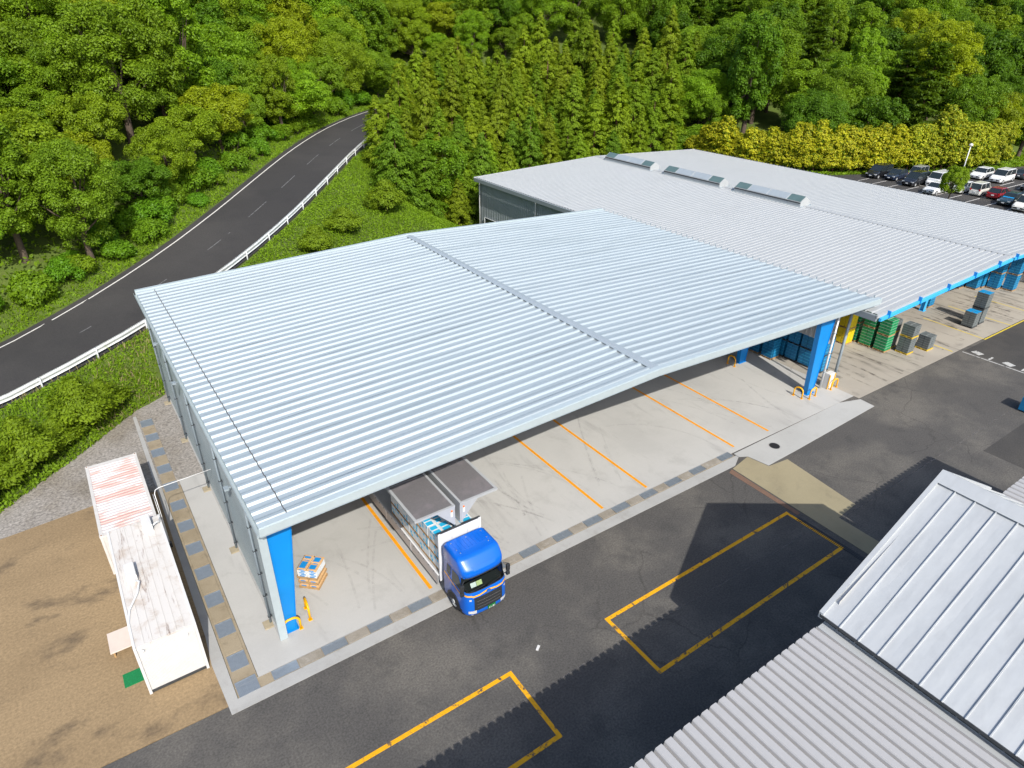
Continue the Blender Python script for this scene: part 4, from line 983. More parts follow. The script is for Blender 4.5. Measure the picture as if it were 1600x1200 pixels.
# loads on the truck deck: three tiers, two across
def load_proto(seed):
    rnd = random.Random(seed); o = bpy.data.objects.new('pallet_load', None); link(o)
    link(bpy.data.objects.new('pallet', PAL['wood']), o)
    z = .14; hh = .205
    for lay in range(3):
        for i in range(2):
            for j in range(3):
                x0 = -.54+i*.54; y0 = -.54+j*.36; g = .006
                b = MB(); b.box(x0+g,x0+.54-g,y0+g,y0+.36-g,z+lay*hh+.003,z+(lay+1)*hh)
                c = b.build('carton', MAT['carton_white'], o, world=False)
                s = (-1 if i == 0 else 1); xx = x0+g if i == 0 else x0+.54-g
                if rnd.random() < .45:
                    y1 = y0+g+rnd.uniform(.0,.15); MB().box(*sorted((xx, xx+s*.006)), y1, y1+rnd.uniform(.10,.2), z+lay*hh+.03, z+(lay+1)*hh-.03).build('print', MAT['carton_cyan'], c, world=False)
                if lay == 2:
                    r = rnd.random()
                    if r < .8: MB().box(x0+.03,x0+.30+.2*rnd.random(),y0+.03,y0+.30,z+3*hh,z+3*hh+.004).build('top_print', MAT['carton_cyan'], c, world=False)
                    elif r < .92:
                        for bx in range(4):
                            for by in range(3): MB().tube([(x0+.1+bx*.11,y0+.08+by*.1,z+3*hh),(x0+.1+bx*.11,y0+.08+by*.1,z+3*hh+.05)], .035, 6).build('bottle_cap', MAT['bottle_dark'], c, world=False)
    return o
protos = [load_proto(i) for i in range(3)]
cnt = 0
for k in range(5):
    for i in (-1, 1):
        for tier in range(3):
            if k > 3 and tier == 2: continue
            src = protos[cnt % 3]; o = src if cnt < 3 else copy_tree(src); cnt += 1
            o.location = (12.52+i*.585+RNG.uniform(-.015,.015), 19.60+3.42+k*1.14, 1.022+tier*.757); o.rotation_euler = (0,0,RNG.uniform(-.012,.012))
            w = ('left', 'right')[i > 0]; tn = ('bottom', 'middle', 'top')[tier]; kn = ('first', 'second', 'third', 'fourth', 'fifth')[k]
            tag(o, 'carton load on the truck deck, %s side, %s tier, %s from the cab' % (w, tn, kn), 'pallet load', 'carton loads on the truck')
# carton stack beside the left column
cs = empty('carton_stack', (6.07,26.57,.016), 'brown and blue sack stack on wooden pallets beside the left blue column', 'pallet load', rz=-.76)
for z in (0,.33,.66): 
    o = link(bpy.data.objects.new('pallet', PAL['wood']), cs); o.location = (RNG.uniform(-.03,.03),RNG.uniform(-.03,.03),z)
z = .14
def sacks(z, n, parent):
    for lay in range(n):
        for (x0,x1,y0,y1) in (((-.53,-.02,-.53,.15),(0,.53,-.53,-.02),(.02,.53,.0,.53),(-.53,-.02,.17,.53)) if lay % 2 == 0 else ((-.53,.15,-.53,-.02),(.17,.53,-.53,.15),(-.15,.53,.17,.53),(-.53,-.17,.0,.53))):
            j = RNG.uniform(-.012,.012); m1 = MAT['carton_white'] if lay < n-1 else MAT['carton_brown']
            s_ = MB().cbox(x0+.01+j,x1-.01+j,y0+.01,y1-.01,z+lay*.105+.002,z+lay*.105+.10,.03).build('sack', m1, parent, world=False)
            xm = (x0+x1)/2; MB().box(xm-.13,xm+.13,y0+.004,y1-.004,z+lay*.105+.012,z+lay*.105+.075).build('print', MAT['carton_blue'], s_, world=False)
            if lay == n-1 and x0 < .1: MB().box(x0+.08,x1-.1,y0+.1,y1-.12,z+lay*.105+.1,z+lay*.105+.104).build('top_print', MAT['carton_blue'], s_, world=False)
sacks(.14,1,cs); sacks(.47,1,cs); sacks(.80,5,cs)

MAT['crate_green'] = mat('crate_green', (.006,.24,.085), .12, 3, .5)
MAT['crate_yellow'] = mat('crate_yellow', (.66,.50,.015), .1, 3, .5)
MAT['crate_grey'] = mat('crate_grey', (.115,.135,.14), .15, 4, .5)
MAT['crate_greyrim'] = mat('crate_greyrim', (.20,.215,.215), .12, 4, .5)
MAT['crate_blue'] = mat('crate_blue', (.006,.16,.35), .14, 3, .5)
MAT['crate_pale'] = mat('crate_pale', (.30,.46,.34), .1, 4, .5)
MAT['crate_bluerim'] = mat('crate_bluerim', (.04,.36,.58), .1, 3, .5)
MAT['sheet_blue'] = mat('sheet_blue', (.01,.27,.58), .1, 3, .4)
def crate_bm(b, x, y, z, w=.53, l=.53, h=.28, open_top=False):
    a, c = w/2, l/2
    b.mi = 0; b.box(x-a+.015,x+a-.015,y-c+.015,y+c-.015,z+.005,z+h-.035)
    b.mi = 1; b.box(x-a,x+a,y-c,y-c+.02,z+h-.035,z+h-.006); b.box(x-a,x+a,y+c-.02,y+c,z+h-.035,z+h-.006); b.box(x-a,x-a+.02,y-c+.02,y+c-.02,z+h-.035,z+h-.006); b.box(x+a-.02,x+a,y-c+.02,y+c-.02,z+h-.035,z+h-.006)
    # handle slots and ribs
    b.mi = 0
    for q in (-.12,.12): b.box(x+q-.05,x+q+.05,y-c+.006,y-c+.016,z+.12,z+.17); b.box(x-a+.006,x-a+.016,y+q-.05,y+q+.05,z+.12,z+.17)
    b.mi = 0
CRM = {}
for nm, m0, m1 in (('green','crate_green','crate_pale'),('yellow','crate_yellow','crate_yellow'),('grey','crate_grey','crate_greyrim'),('blue','crate_blue','crate_bluerim')):
    b = MB(); crate_bm(b, 0, 0, 0); CRM[nm] = b.mesh('crate', [MAT[m0], MAT[m1]])
b = MB(); crate_bm(b,0,0,0,.53,.53,.205); CRM['grey_low'] = b.mesh('crate', [MAT['crate_grey'], MAT['crate_greyrim']])
stuff = {}
def stack(x, y, colr, rows, levels, label, pal='wood', single=True, rz=0.0, h=.28, top=None, lbl_pal=None):
    z = .017
    for lv in range(levels):
        nr = rows[lv] if isinstance(rows, (list, tuple)) else rows
        o = bpy.data.objects.new('pallet', PAL[pal]); link(o); o.location = (x, y, z); o.rotation_euler = (0,0,rz)
        tag(o, '%s pallet under %s' % ({'wood':'wooden','yellow':'yellow plastic','black':'dark plastic'}[pal], label.split('crate in the ')[-1]) + ('' if levels == 1 else (', lower one' if lv == 0 else ', upper one')), 'pallet', 'pallets under the crates')
        z += .145
        for r in range(nr):
            for i in (-.268, .268):
                for j in (-.268, .268):
                    px, py = x + i*cos(rz) - j*sin(rz), y + i*sin(rz) + j*cos(rz)
                    if single:
                        c = bpy.data.objects.new('crate', CRM[colr]); link(c); c.location = (px+RNG.uniform(-.006,.006), py+RNG.uniform(-.006,.006), z + r*h); c.rotation_euler = (0,0,rz+RNG.uniform(-.012,.012))
                        tag(c, label, 'crate', label.replace('crate in', 'crates of'))
                    else:
                        b = stuff.setdefault(colr.split('_')[0], MB()); crate_bm(b, px, py, z+r*h, h=h)
        z += nr*h + .002
    if top:
        for i, (dx, dy) in enumerate(((-.27,-.27),(.27,-.27),(-.27,.27),(.27,.27))):
            b = MB(); b.add([(x+dx-.25,y+dy-.25,z+.004),(x+dx+.25,y+dy-.25,z+.012),(x+dx+.25,y+dy+.25,z+.006),(x+dx-.25,y+dy+.25,z+.016)], [(0,1,2,3)])
            s_ = b.build('cover_sheet', MAT[top]); tag(s_, 'blue sheet covering the %s' % label.split('crate in the ')[-1].replace(' under a blue sheet', ''), 'sheet', 'blue sheets on the grey crates')
stack(58.75,25.35,'green',5,2,'green crate in the front green stack beside the grey stacks')
stack(58.75,26.75,'green',6,2,'green crate in the taller green stack behind the front green one')
stack(58.75,28.15,'green',6,2,'green crate in the green stack beside the yellow crates', single=False)
stack(57.3,28.2,'yellow',5,2,'yellow crate in the only yellow stack')
stack(60.05,23.95,'grey_low',[7,5],2,'dark grey crate in the tall grey stack next to the green crates', 'yellow', h=.205)
stack(59.9,25.5,'grey_low',[7,5],2,'dark grey crates behind the tall grey stack', 'yellow', single=False, h=.205)
stack(62.4,23.35,'grey_low',6,1,'dark grey crate in the low grey stack on a yellow pallet', 'yellow', h=.205)
stack(71.35,23.5,'grey_low',7,1,'dark grey crate in the lower grey stack under a blue sheet', 'black', h=.205, top='sheet_blue')
stack(73.0,23.6,'grey_low',[7,7],2,'dark grey crate in the tall grey stack under a blue sheet', 'black', h=.205, top='sheet_blue')
stack(73.2,28.6,'blue',4,1,'blue crate in the small stack beside the light blue column')
for k in range(6):
    stack(50.35,26.2+k*1.25,'blue',5,2,'blue crate rows under the warehouse wall, position %d from the yard' % (k+1), 'black', single=(k == 0))
stack(48.95,31.5,'blue',5,2,'blue crate rows in the second line', 'wood', single=False)
stack(48.95,32.8,'blue',5,2,'blue crate rows in the third line', 'wood', single=False)
stack(48.9,30.1,'blue',6,1,'blue crate in the single pallet stack in front of the blue rows')
for (x,y) in ((48.6,33.0),(47.4,34.6),(52.4,27.6),(53.8,28.2),(83.2,28.4),(84.5,28.3),(82,29.6),(86.2,25.9),(85.2,27.1)):
    stack(x, y, 'blue', 6, 2 if x > 50 else 1, 'blue crates stored at x', 'wood', single=False)
for o in [o for o in COL.objects if o.name.startswith('pallet') and o.get('label','').find('stored at x') >= 0]:
    o['label'] = 'wooden pallet under the blue crates stored deep in the warehouse'
for o in [o for o in COL.objects if o.name.startswith('pallet') and o.get('label','').find('position') >= 0]:
    o['label'] = 'dark pallet under the blue crate rows along the warehouse wall'
for k, b in stuff.items():
    o = b.build('%s_crate_stacks' % k, [MAT['crate_'+k], MAT['crate_pale' if k == 'green' else ('crate_greyrim' if k == 'grey' else 'crate_bluerim')]])
    tag(o, 'stacked %s crates standing deeper in the shade of the warehouse' % k, 'crates', None, 'stuff')
bb = MB().cbox(57.2,58.6,12.4,13.6,.12,1.2,.02).build('blue_bin', MAT['crate_blue'])

# ------------------------------------------------------------------ cars
def car_paint(name, c, metal=0.0): return mat(name, c, .03, 2, .25, metal, coat=.7, local=True)
CP = {'white': car_paint('car_white', (.72,.73,.73)), 'black': car_paint('car_black', (.012,.013,.016)), 'navy': car_paint('car_navy', (.012,.02,.045)), 'silver': car_paint('car_silver', (.45,.46,.47), .4),
      'red': car_paint('car_red', (.26,.012,.02)), 'grey': car_paint('car_grey', (.05,.055,.06), .2), 'pearl': car_paint('car_pearl', (.66,.65,.60)), 'teal': car_paint('car_teal', (.02,.04,.05))}
MAT['tail_red'] = mat('tail_red', (.45,.01,.01), .05, 5, .25)
CART = {  # length, width, height, bonnet end, screen top, roof end, tail top, belt z
 'van':     (4.7,1.72,2.0, .55,1.25,4.60,4.70,1.15), 'minivan': (4.8,1.82,1.88, .95,1.85,4.45,4.74,1.08), 'kei': (3.4,1.48,1.80, .55,1.05,3.25,3.38,1.02),
 'hatch':   (4.1,1.72,1.52, 1.10,1.95,3.40,4.02,.95), 'suv': (4.4,1.82,1.62, 1.15,2.0,3.75,4.30,1.02), 'sedan': (4.7,1.78,1.44, 1.35,2.25,3.45,4.10,.92)}
def make_car(kind, paint, loc, heading, label, glass='glass_dark', shade=False):
    L, W, H, bon, st, re, tt, belt = CART[kind]
    o = empty('parked_car', loc, label, 'car', 'cars in the car park', rz=heading)   # front towards +x local
    hw = W/2; X = lambda d: L/2-d
    # lower body: stations from nose to tail
    stn = [(0,.34,.62,.80),(.10,.24,.76,.90),(.35,.20,.84,.96),(bon*.75,.20,belt-.06,.985),(bon,.20,belt,1.0),(st,.20,belt+.01,1.0),(re,.20,belt+.02,1.0),(tt-.1,.20,belt+.02 if kind!='sedan' else belt+.03,.99),(L-.10,.24,belt-.04,.95),(L,.36,.80,.86)]
    rings = []
    for d, z0, z1, wf in stn:
        a = hw*wf
        rings.append([(X(d),-a*.93,z0),(X(d),-a,z0+.16),(X(d),-a,z1-.18),(X(d),-a*.94,z1-.03),(X(d),-a*.80,z1),(X(d),a*.80,z1),(X(d),a*.94,z1-.03),(X(d),a,z1-.18),(X(d),a,z0+.16),(X(d),a*.93,z0)])
    bm_ = loft([list(reversed(r)) for r in rings]); body = bm_.build('body', paint, o, smooth=False, world=False); bevel(body, .03, 2, 25)
    # cabin glass and roof
    ti = .80 if kind in ('sedan','hatch','suv') else .88
    base = [(bon+.02,-hw*.93),(bon+.02,hw*.93),(tt,hw*.93),(tt,-hw*.93)]; tp = [(st,-hw*ti),(st,hw*ti),(re,hw*ti),(re,-hw*ti)]
    g = MB(); z0, z1 = belt-.02, H-.05
    g.add([(X(d),y,z0) for d,y in base]+[(X(d),y,z1) for d,y in tp], [(0,1,5,4),(1,2,6,5),(2,3,7,6),(3,0,4,7)])
    cab_ = g.build('windows', MAT[glass], o, world=False)
    r = MB(); e = .03
    r.add([(X(st-.05),-hw*ti-.01,z1-.01),(X(st-.05),hw*ti+.01,z1-.01),(X(re+.04),hw*ti+.01,z1-.01),(X(re+.04),-hw*ti-.01,z1-.01),(X(st+.10),-hw*ti*.86,H),(X(st+.10),hw*ti*.86,H),(X(re-.10),hw*ti*.86,H),(X(re-.10),-hw*ti*.86,H)],
          [(0,4,5,1),(1,5,6,2),(2,6,7,3),(3,7,4,0),(4,7,6,5),(0,1,2,3)])
    r.build('roof', paint, o, world=False)
    # pillars
    pb_ = MB()
    for s in (-1, 1):
        for (da, ta, w0) in ((bon+.0,st-.02,.09),((bon+tt)/2-.1,(st+re)/2,.08),(tt-.02,re+.02,.12)):
            y0, y1 = s*hw*.945, s*(hw*ti+.012)
            pb_.add([(X(da),y0,z0),(X(da+w0),y0,z0),(X(ta+w0),y1,z1),(X(ta),y1,z1)], [(0,1,2,3)])
        if kind in ('van','minivan','kei'):
            pass
    pb_.build('pillar', paint, o, world=False)
    for s in (-1, 1):
        MB().box(X(.30),X(.06)+.02,*sorted((s*hw*.52,s*hw*.90)),.62,.76).build('headlight', MAT['lamp_clear'], o, world=False)
        MB().box(X(L)-.015,X(L-.10),*sorted((s*hw*.66,s*hw*.93)),.80,1.05 if kind in ('van','minivan','kei') else .95).build('tail_light', MAT['tail_red'], o, world=False)
        MB().box(X(bon+.25),X(bon+.10),*sorted((s*hw*.98,s*(hw+.16))),belt,belt+.13).build('door_mirror', paint, o, world=False)
        for d in (.80, L-.78):
            b = MB(); n = 14; r_ = .31
            for (ya, yb_) in ((hw-.2,hw+.012),):
                b.add([(X(d)+r_*cos(2*pi*k/n), s*ya, .31+r_*sin(2*pi*k/n)) for k in range(n)]+[(X(d)+r_*cos(2*pi*k/n), s*yb_, .31+r_*sin(2*pi*k/n)) for k in range(n)],
                      [(k,(k+1)%n,n+(k+1)%n,n+k) for k in range(n)]+[tuple(range(n,2*n)),tuple(reversed(range(n)))])
            w_ = b.build('wheel', MAT['rubber'], o, world=False)
            b = MB(); b.add([(X(d)+.19*cos(2*pi*k/n), s*(hw+.02), .31+.19*sin(2*pi*k/n)) for k in range(n)], [tuple(range(n))]); b.build('rim', MAT['alu'], w_, world=False)
    MB().box(X(.035),X(.0)+.03,-hw*.5,hw*.5,.40,.58).build('grille', MAT['grille'], o, world=False)
    MB().box(X(.0)+.03,X(.0)+.04,-.17,.17,.43,.56).build('number_plate', MAT['plate_white'], o, world=False)
    MB().box(X(L)-.03,X(L)-.005,-.17,.17,.55,.70).build('number_plate', MAT['plate_white'], o, world=False)
    if shade: MB().add([(X(bon+.12),-hw*.78,belt+.05),(X(bon+.12),hw*.78,belt+.05),(X(st-.08),hw*.68,H-.12),(X(st-.08),-hw*.68,H-.12)], [(0,1,2,3)]).build('sun_shade', MAT['sheet_blue'], o, world=False)
    return o
CK = (26-CPZ)/26
HX = pi   # facing -x, towards the warehouse
for kind, c, x, y, hd, lab in (
 ('minivan','black',133.5,67.9,HX,'black minivan with pale windscreen, leftmost car in the car park'),
 ('hatch','navy',134.2,64.9,HX,'dark navy hatchback between the black minivan and the silver roof car'),
 ('kei','silver',139.2,63.4,HX,'small silver roofed boxy car behind the black van'),
 ('minivan','black',132.6,60.4,HX,'glossy black minivan in front of the small silver car'),
 ('van','white',136.0,57.9,HX,'tall white delivery van left of the roadside tree'),
 ('hatch','white',128.6,54.9,HX,'white hatchback directly in front of the tall white van'),
 ('suv','white',150.0,56.6,HX,'white compact car right of the lamp post'),
 ('minivan','white',150.0,53.0,HX,'white minivan between the white compact car and the dark sedan'),
 ('sedan','grey',157.5,52.0,0.0,'dark grey sedan behind the white minivan'),
 ('sedan','white',134.2,52.9,HX,'white sedan half hidden by the roadside tree'),
 ('kei','pearl',134.2,50.0,0.0,'small white boxy van with its tail towards the warehouse'),
 ('hatch','red',134.6,47.1,0.0,'dark red hatchback, the only red car'),
 ('hatch','teal',131.0,44.0,HX,'dark hatchback with a blue sun shade in its windscreen'),
 ('minivan','pearl',129.4,40.9,HX,'cream white minivan nearest the right edge'),
 ('sedan','black',147.0,46.6,HX,'black sedan at the right edge of the car park'),
 ('hatch','grey',137.5,43.6,HX,'dark grey car behind the cream white minivan')):
    make_car(kind, CP[c], (x*CK,y*CK,CPZ+.004), hd, lab, shade=(c == 'teal'), glass='glass_dark')
for x0, x1, ys in ((126.0,131.5,[39.2,42.4,45.6,48.6,51.5,53.9,56.4,59.0,61.9,65,68]),(146.0,152,[48.5,51.4,54.7,58.2])):
    for y in ys: line('parking_line', (x0*CK,y*CK), (x1*CK,y*CK), .12, CPZ+.006, MAT['line_white'])
line('parking_line', (132.9*CK,38*CK), (132.9*CK,67*CK), .12, CPZ+.0065, MAT['line_white'])
line('parking_line', (144*CK,49.8*CK), (162*CK,49.8*CK), .14, CPZ+.006, MAT['line_white'])
if bb: tag(bb, 'blue bin standing at the far right edge of the yard', 'bin')

LX, LYY = 148.8*CK, 59.6*CK
# lamp post
lp_ = empty('lamp_post', (LX,LYY,CPZ), 'slim white lamp post in front of the golden hedge', 'lamp post')
MB().tube([(LX,LYY,CPZ),(LX,LYY,CPZ+4.5)], [.10,.07], 8).build('pole', MAT['pipe_white'], lp_, smooth=True)
b = MB(); n = 12
for (r0,z0),(r1,z1) in (((.08,CPZ+4.45),(.27,CPZ+4.6)),((.27,CPZ+4.6),(.29,CPZ+4.78)),((.29,CPZ+4.78),(.10,CPZ+4.95))):
    b.add([(LX+r0*cos(2*pi*k/n),LYY+r0*sin(2*pi*k/n),z0) for k in range(n)]+[(LX+r1*cos(2*pi*k/n),LYY+r1*sin(2*pi*k/n),z1) for k in range(n)], [(k,(k+1)%n,n+(k+1)%n,n+k) for k in range(n)])
b.build('lamp_head', MAT['white_plastic'], lp_, smooth=True)

# ------------------------------------------------------------------ guard rail
MAT['rail'] = mat('rail', (.62,.64,.65), .08, 2, .5, .1, second=(.48,.48,.46), sscale=.7, samt=.6)
gr = empty('guard_rail', (RF[8][0].x, RF[8][0].y, RF[8][0].z), 'white steel guard rail along the lower side of the road', 'guard rail')
off = -5.0
pts = []
for i in range(3, 25):
    (p,n),(q,n2) = RF[i], RF[i+1]; L = (q-p).length; k = max(1, round(L/2.0))
    for j in range(k): t = j/k; pts.append((p.lerp(q,t)+n.lerp(n2,t)*off, n.lerp(n2,t).normalized()))
wprof = [(.02,.26),(.08,.32),(.08,.50),(.0,.55),(.0,.61),(.08,.66),(.08,.76),(.02,.80),(.0,.80),(.055,.75),(.055,.67),(-.03,.63),(-.03,.53),(.055,.49),(.055,.33),(.0,.26)]
for i in range(0, len(pts)-2, 2):
    b = MB(); ringz = []
    for (p, n) in pts[i:i+3]: ringz.append([p + n*d + Vector((0,0,z)) for d, z in wprof])
    m_ = len(wprof); b.add([v for r in ringz for v in r], [(a*m_+k,(a+1)*m_+k,(a+1)*m_+(k+1)%m_,a*m_+(k+1)%m_) for a in range(2) for k in range(m_)]); b.build('rail_beam', MAT['rail'], gr)
for i in range(0, len(pts), 2):
    p, n = pts[i]; q = p - n*.12
    MB().tube([q+Vector((0,0,-.5)), q+Vector((0,0,.80))], .065, 8).build('post', MAT['rail'], gr, smooth=True)
    MB().box(q.x-.05,q.x+.05,q.y-.05,q.y+.05,q.z+.56,q.z+.70).build('spacer', MAT['rail'], gr)
lit = MB().obox((13.33,16.6,.03),(.30,.12,.04),.6).build('litter_box', MAT['white_plastic']); tag(lit, 'small white scrap lying on the sunlit asphalt in front of the truck', 'litter')

# ------------------------------------------------------------------ vegetation
def leaf_mat(name, base, trans=.35, rough=.5, hue=.10):
    """leaf colour, tinted per plant through the object colour and per leaf through the 'tone' attribute"""
    m, nt, b = new_mat(name)
    oi = node(nt, 'ShaderNodeObjectInfo'); at = node(nt, 'ShaderNodeAttribute', attribute_name='tone')
    t = mapr(nt, at.outputs['Fac'], 0, 1, 0, 1)
    c = mixc(nt, t, tuple(x*(1-hue*2.6) for x in base), (base[0]*(1+hue*3.2), base[1]*(1+hue*2.2), base[2]*(1+hue)))
    c = mixc(nt, 1.0, c, oi.outputs['Color'], 'MULTIPLY')
    nt.links.new(c, b.inputs['Base Color']); setp(b, Roughness=rough); b.inputs['Specular IOR Level'].default_value = .25
    tr = node(nt, 'ShaderNodeBsdfTranslucent'); tc = mixc(nt, 1.0, c, (1.25,1.15,.5), 'MULTIPLY'); nt.links.new(tc, tr.inputs[0])
    mx = node(nt, 'ShaderNodeMixShader'); mx.inputs[0].default_value = trans
    nt.links.new(b.outputs[0], mx.inputs[1]); nt.links.new(tr.outputs[0], mx.inputs[2]); nt.links.new(mx.outputs[0], nt.nodes['Material Output'].inputs[0])
    return m
LEAF = leaf_mat('leaf_broad', (.178,.310,.016), .45); NEEDLE = leaf_mat('leaf_conifer', (.180,.285,.012), .4, .6); GOLD = leaf_mat('leaf_gold', (.42,.425,.016), .3, .55, .05)
GRASS = leaf_mat('leaf_grass', (.180,.315,.014), .4, .6, .08); DRY = leaf_mat('leaf_dry', (.30,.27,.14), .3, .7)
BARK = mat('bark', (.085,.062,.045), .3, 6, .95, bmp=.6, bscale=18)
BARK_RED = mat('bark_red', (.16,.085,.055), .3, 6, .95, bmp=.6, bscale=18)

def cards(C, N, S, asp=1.5, rs=None, bend=.25, U=None):
    """leaf-shaped quads: centres C, normals N, sizes S; returns verts and faces"""
    n = len(C); N = N/np.linalg.norm(N, axis=1, keepdims=True)
    R = rs.normal(size=(n,3)) if U is None else U + rs.normal(size=(n,3))*.15
    U_ = R - (R*N).sum(1, keepdims=True)*N; U_ /= np.linalg.norm(U_, axis=1, keepdims=True)+1e-9; W = np.cross(N, U_)
    a = (S*.5)[:,None]; l = a*asp; b = a
    v0 = C - U_*l; v1 = C + W*b*.9 + N*a*bend*.5; v2 = C + U_*l - N*a*bend; v3 = C - W*b*.9 + N*a*bend*.5
    V = np.stack([v0, v1, v2, v3], 1).reshape(-1, 3); F = np.arange(4*n).reshape(n, 4)
    return V, F
def card_mesh(name, V, F, mats, tone, midx=None):
    me = bpy.data.meshes.new(name); nv, nf = len(V), len(F)
    me.vertices.add(nv); me.vertices.foreach_set('co', V.astype(np.float32).ravel())
    me.loops.add(nf*4); me.loops.foreach_set('vertex_index', F.astype(np.int32).ravel())
    me.polygons.add(nf); me.polygons.foreach_set('loop_start', np.arange(0, nf*4, 4, dtype=np.int32))
    for m in mats: me.materials.append(m)
    if midx is not None: me.polygons.foreach_set('material_index', midx.astype(np.int32))
    at = me.attributes.new('tone', 'FLOAT', 'FACE'); at.data.foreach_set('value', tone.astype(np.float32))
    me.update(calc_edges=True); me.validate()
    return me
def unit(v): return v/(np.linalg.norm(v, axis=-1, keepdims=True)+1e-9)

def broadleaf(seed, H=11., R=4.4, ncl=88, nl=500, size=(.10,.205), flat=.8, low=.25):
    rs = np.random.RandomState(seed); Cs=[];Ns=[];Ss=[];T=[]; limbs = []
    zc = H*.58; hz = H*.42
    lob = rs.normal(size=(5,3)); lob = unit(lob); lob[:,2] = np.abs(lob[:,2])*.6
    ncl = int(ncl*1.9)
    for k in range(ncl):
        d = unit(rs.normal(size=3)); d[2] = d[2]*.9+low; d = unit(d)
        bul = 1 + .36*max(0, (lob@d).max()-.3) - .30*rs.rand()
        r = (rs.uniform(.78,1.0) if rs.rand() < .8 else rs.uniform(.3,.75))*bul
        c = np.array([d[0]*R*r, d[1]*R*r, zc + d[2]*hz*r]); c[2] = max(c[2], H*.13)
        rc = R*rs.uniform(.11,.29)
        n = int(nl*1.15*(rc/(R*.28))**2)
        out = unit(c-np.array([0,0,zc*.75])); dirs = unit(rs.normal(size=(n,3)) + out*.55 + np.array([0,0,.55]))
        P = c + dirs*rc*rs.uniform(.55,1.08,(n,1))*np.array([1,1,flat])
        Cs.append(P); Ns.append(unit(dirs*.7 + np.array([0,0,.45]) + rs.normal(size=(n,3))*.38)); Ss.append(rs.uniform(size[0],size[1],n)); T.append(np.clip(rs.normal(.5,.22,n)+rs.normal(0,.16),0,1))
        if k % 9 == 0: limbs.append(c)
    V, F = cards(np.concatenate(Cs), np.concatenate(Ns), np.concatenate(Ss), 1.35, rs)
    crown = card_mesh('crown', V, F, [LEAF], np.concatenate(T))
    b = MB(); r0 = H*.022+.05
    b.tube([(0,0,-.6),(0,0,.3),(.08*R*rs.normal()*.3,.05*R*rs.normal(),H*.35),(0,0,H*.62)], [r0*1.5,r0*1.1,r0*.8,r0*.35], 7)
    for c in limbs:
        s = np.array([0,0,H*rs.uniform(.22,.5)]); m_ = (s+c)/2 + np.array([0,0,-.2])
        b.tube([tuple(s),tuple(m_),tuple(c)], [r0*.42,r0*.28,r0*.10], 5, caps=False)
    return b.mesh('trunk', BARK, True), crown
def conifer(seed, H=10., R=2.5, nb=240, nl=100, size=(.10,.21), mat_=None, droop=.25, up=.0, dense=1.0, mats=None, gold=False):
    rs = np.random.RandomState(seed); Cs=[];Ns=[];Ss=[];T=[];M=[];Us=[]
    for k in range(nb):
        t = rs.rand()**.85; z = H*(.06+.93*t); rad = R*(1-t)**(.42 if gold else .75)*(1.0+.15*math.sin(seed+t*9)) + .10
        az = rs.rand()*2*pi; ln = rad*rs.uniform(.72,1.12)
        dirv = np.array([cos(az), sin(az), 0.]); n = int(nl*dense*(.45+.75*rad/R))
        s = rs.uniform(.35,1.0,n)**.7
        sag = -droop*ln*s**2 + up*ln*s
        P = np.array([0,0,z]) + dirv*(s*ln)[:,None] + np.stack([np.zeros(n),np.zeros(n),sag],1) + rs.normal(size=(n,3))*np.array([.22,.22,.13])*(.45+.5*rad/R)
        Cs.append(P); Ns.append(unit(dirv*.55 + np.array([0,0,.75]) + rs.normal(size=(n,3))*.42)); Ss.append(rs.uniform(size[0],size[1],n)*(.7+.3*rad/R)); T.append(np.clip(rs.normal(.5,.22,n)+rs.normal(0,.15),0,1))
        Us.append(np.repeat((dirv + np.array([0,0,-.3+up*2.2]))[None],n,0))
        if gold: M.append((rs.rand(n) > np.clip((s-.40)*1.6,0.08,.88)).astype(int))
    V, F = cards(np.concatenate(Cs), np.concatenate(Ns), np.concatenate(Ss), 1.9, rs, .35, np.concatenate(Us))
    crown = card_mesh('crown', V, F, mats or [NEEDLE], np.concatenate(T), np.concatenate(M) if gold else None)
    b = MB(); r0 = .012*H+.03; b.tube([(0,0,-.6),(0,0,H*.4),(0,0,H*.93)], [r0*1.3,r0*.8,r0*.15], 6)
    return b.mesh('trunk', BARK_RED, True), crown
def pine(seed, H=14., R=3.2):
    rs = np.random.RandomState(seed); Cs=[];Ns=[];Ss=[];T=[]; b = MB(); r0 = .22
    b.tube([(0,0,-.8),(.1,0,H*.4),(0,.05,H*.97)], [r0*1.2,r0*.85,r0*.12], 7)
    z = H*.30
    while z < H*.97:
        t = (z/H-.28)/.72; rad = R*(1-t)**.65+.25
        for k in range(rs.randint(5,8)):
            az = rs.rand()*2*pi; d = np.array([cos(az),sin(az),0]); ln = rad*rs.uniform(.7,1.1); e = np.array([0,0,z])+d*ln+np.array([0,0,-.10*ln+.25*ln*rs.rand()])
            b.tube([(0,0,z),tuple(e)], [.05,.015], 4, caps=False)
            n = int(70+80*rad/R); s = rs.uniform(.3,1.05,n)
            P = np.array([0,0,z]) + (e-np.array([0,0,z]))*s[:,None] + rs.normal(size=(n,3))*np.array([.30,.30,.12])
            Cs.append(P); Ns.append(unit(np.array([0,0,1.])+rs.normal(size=(n,3))*.45)); Ss.append(rs.uniform(.20,.36,n)); T.append(np.clip(rs.normal(.4,.2,n),0,1))
        z += rs.uniform(.55,.85)*H/14
    V, F = cards(np.concatenate(Cs), np.concatenate(Ns), np.concatenate(Ss), 2.2, rs)
    return b.mesh('trunk', BARK_RED, True), card_mesh('crown', V, F, [NEEDLE], np.concatenate(T))
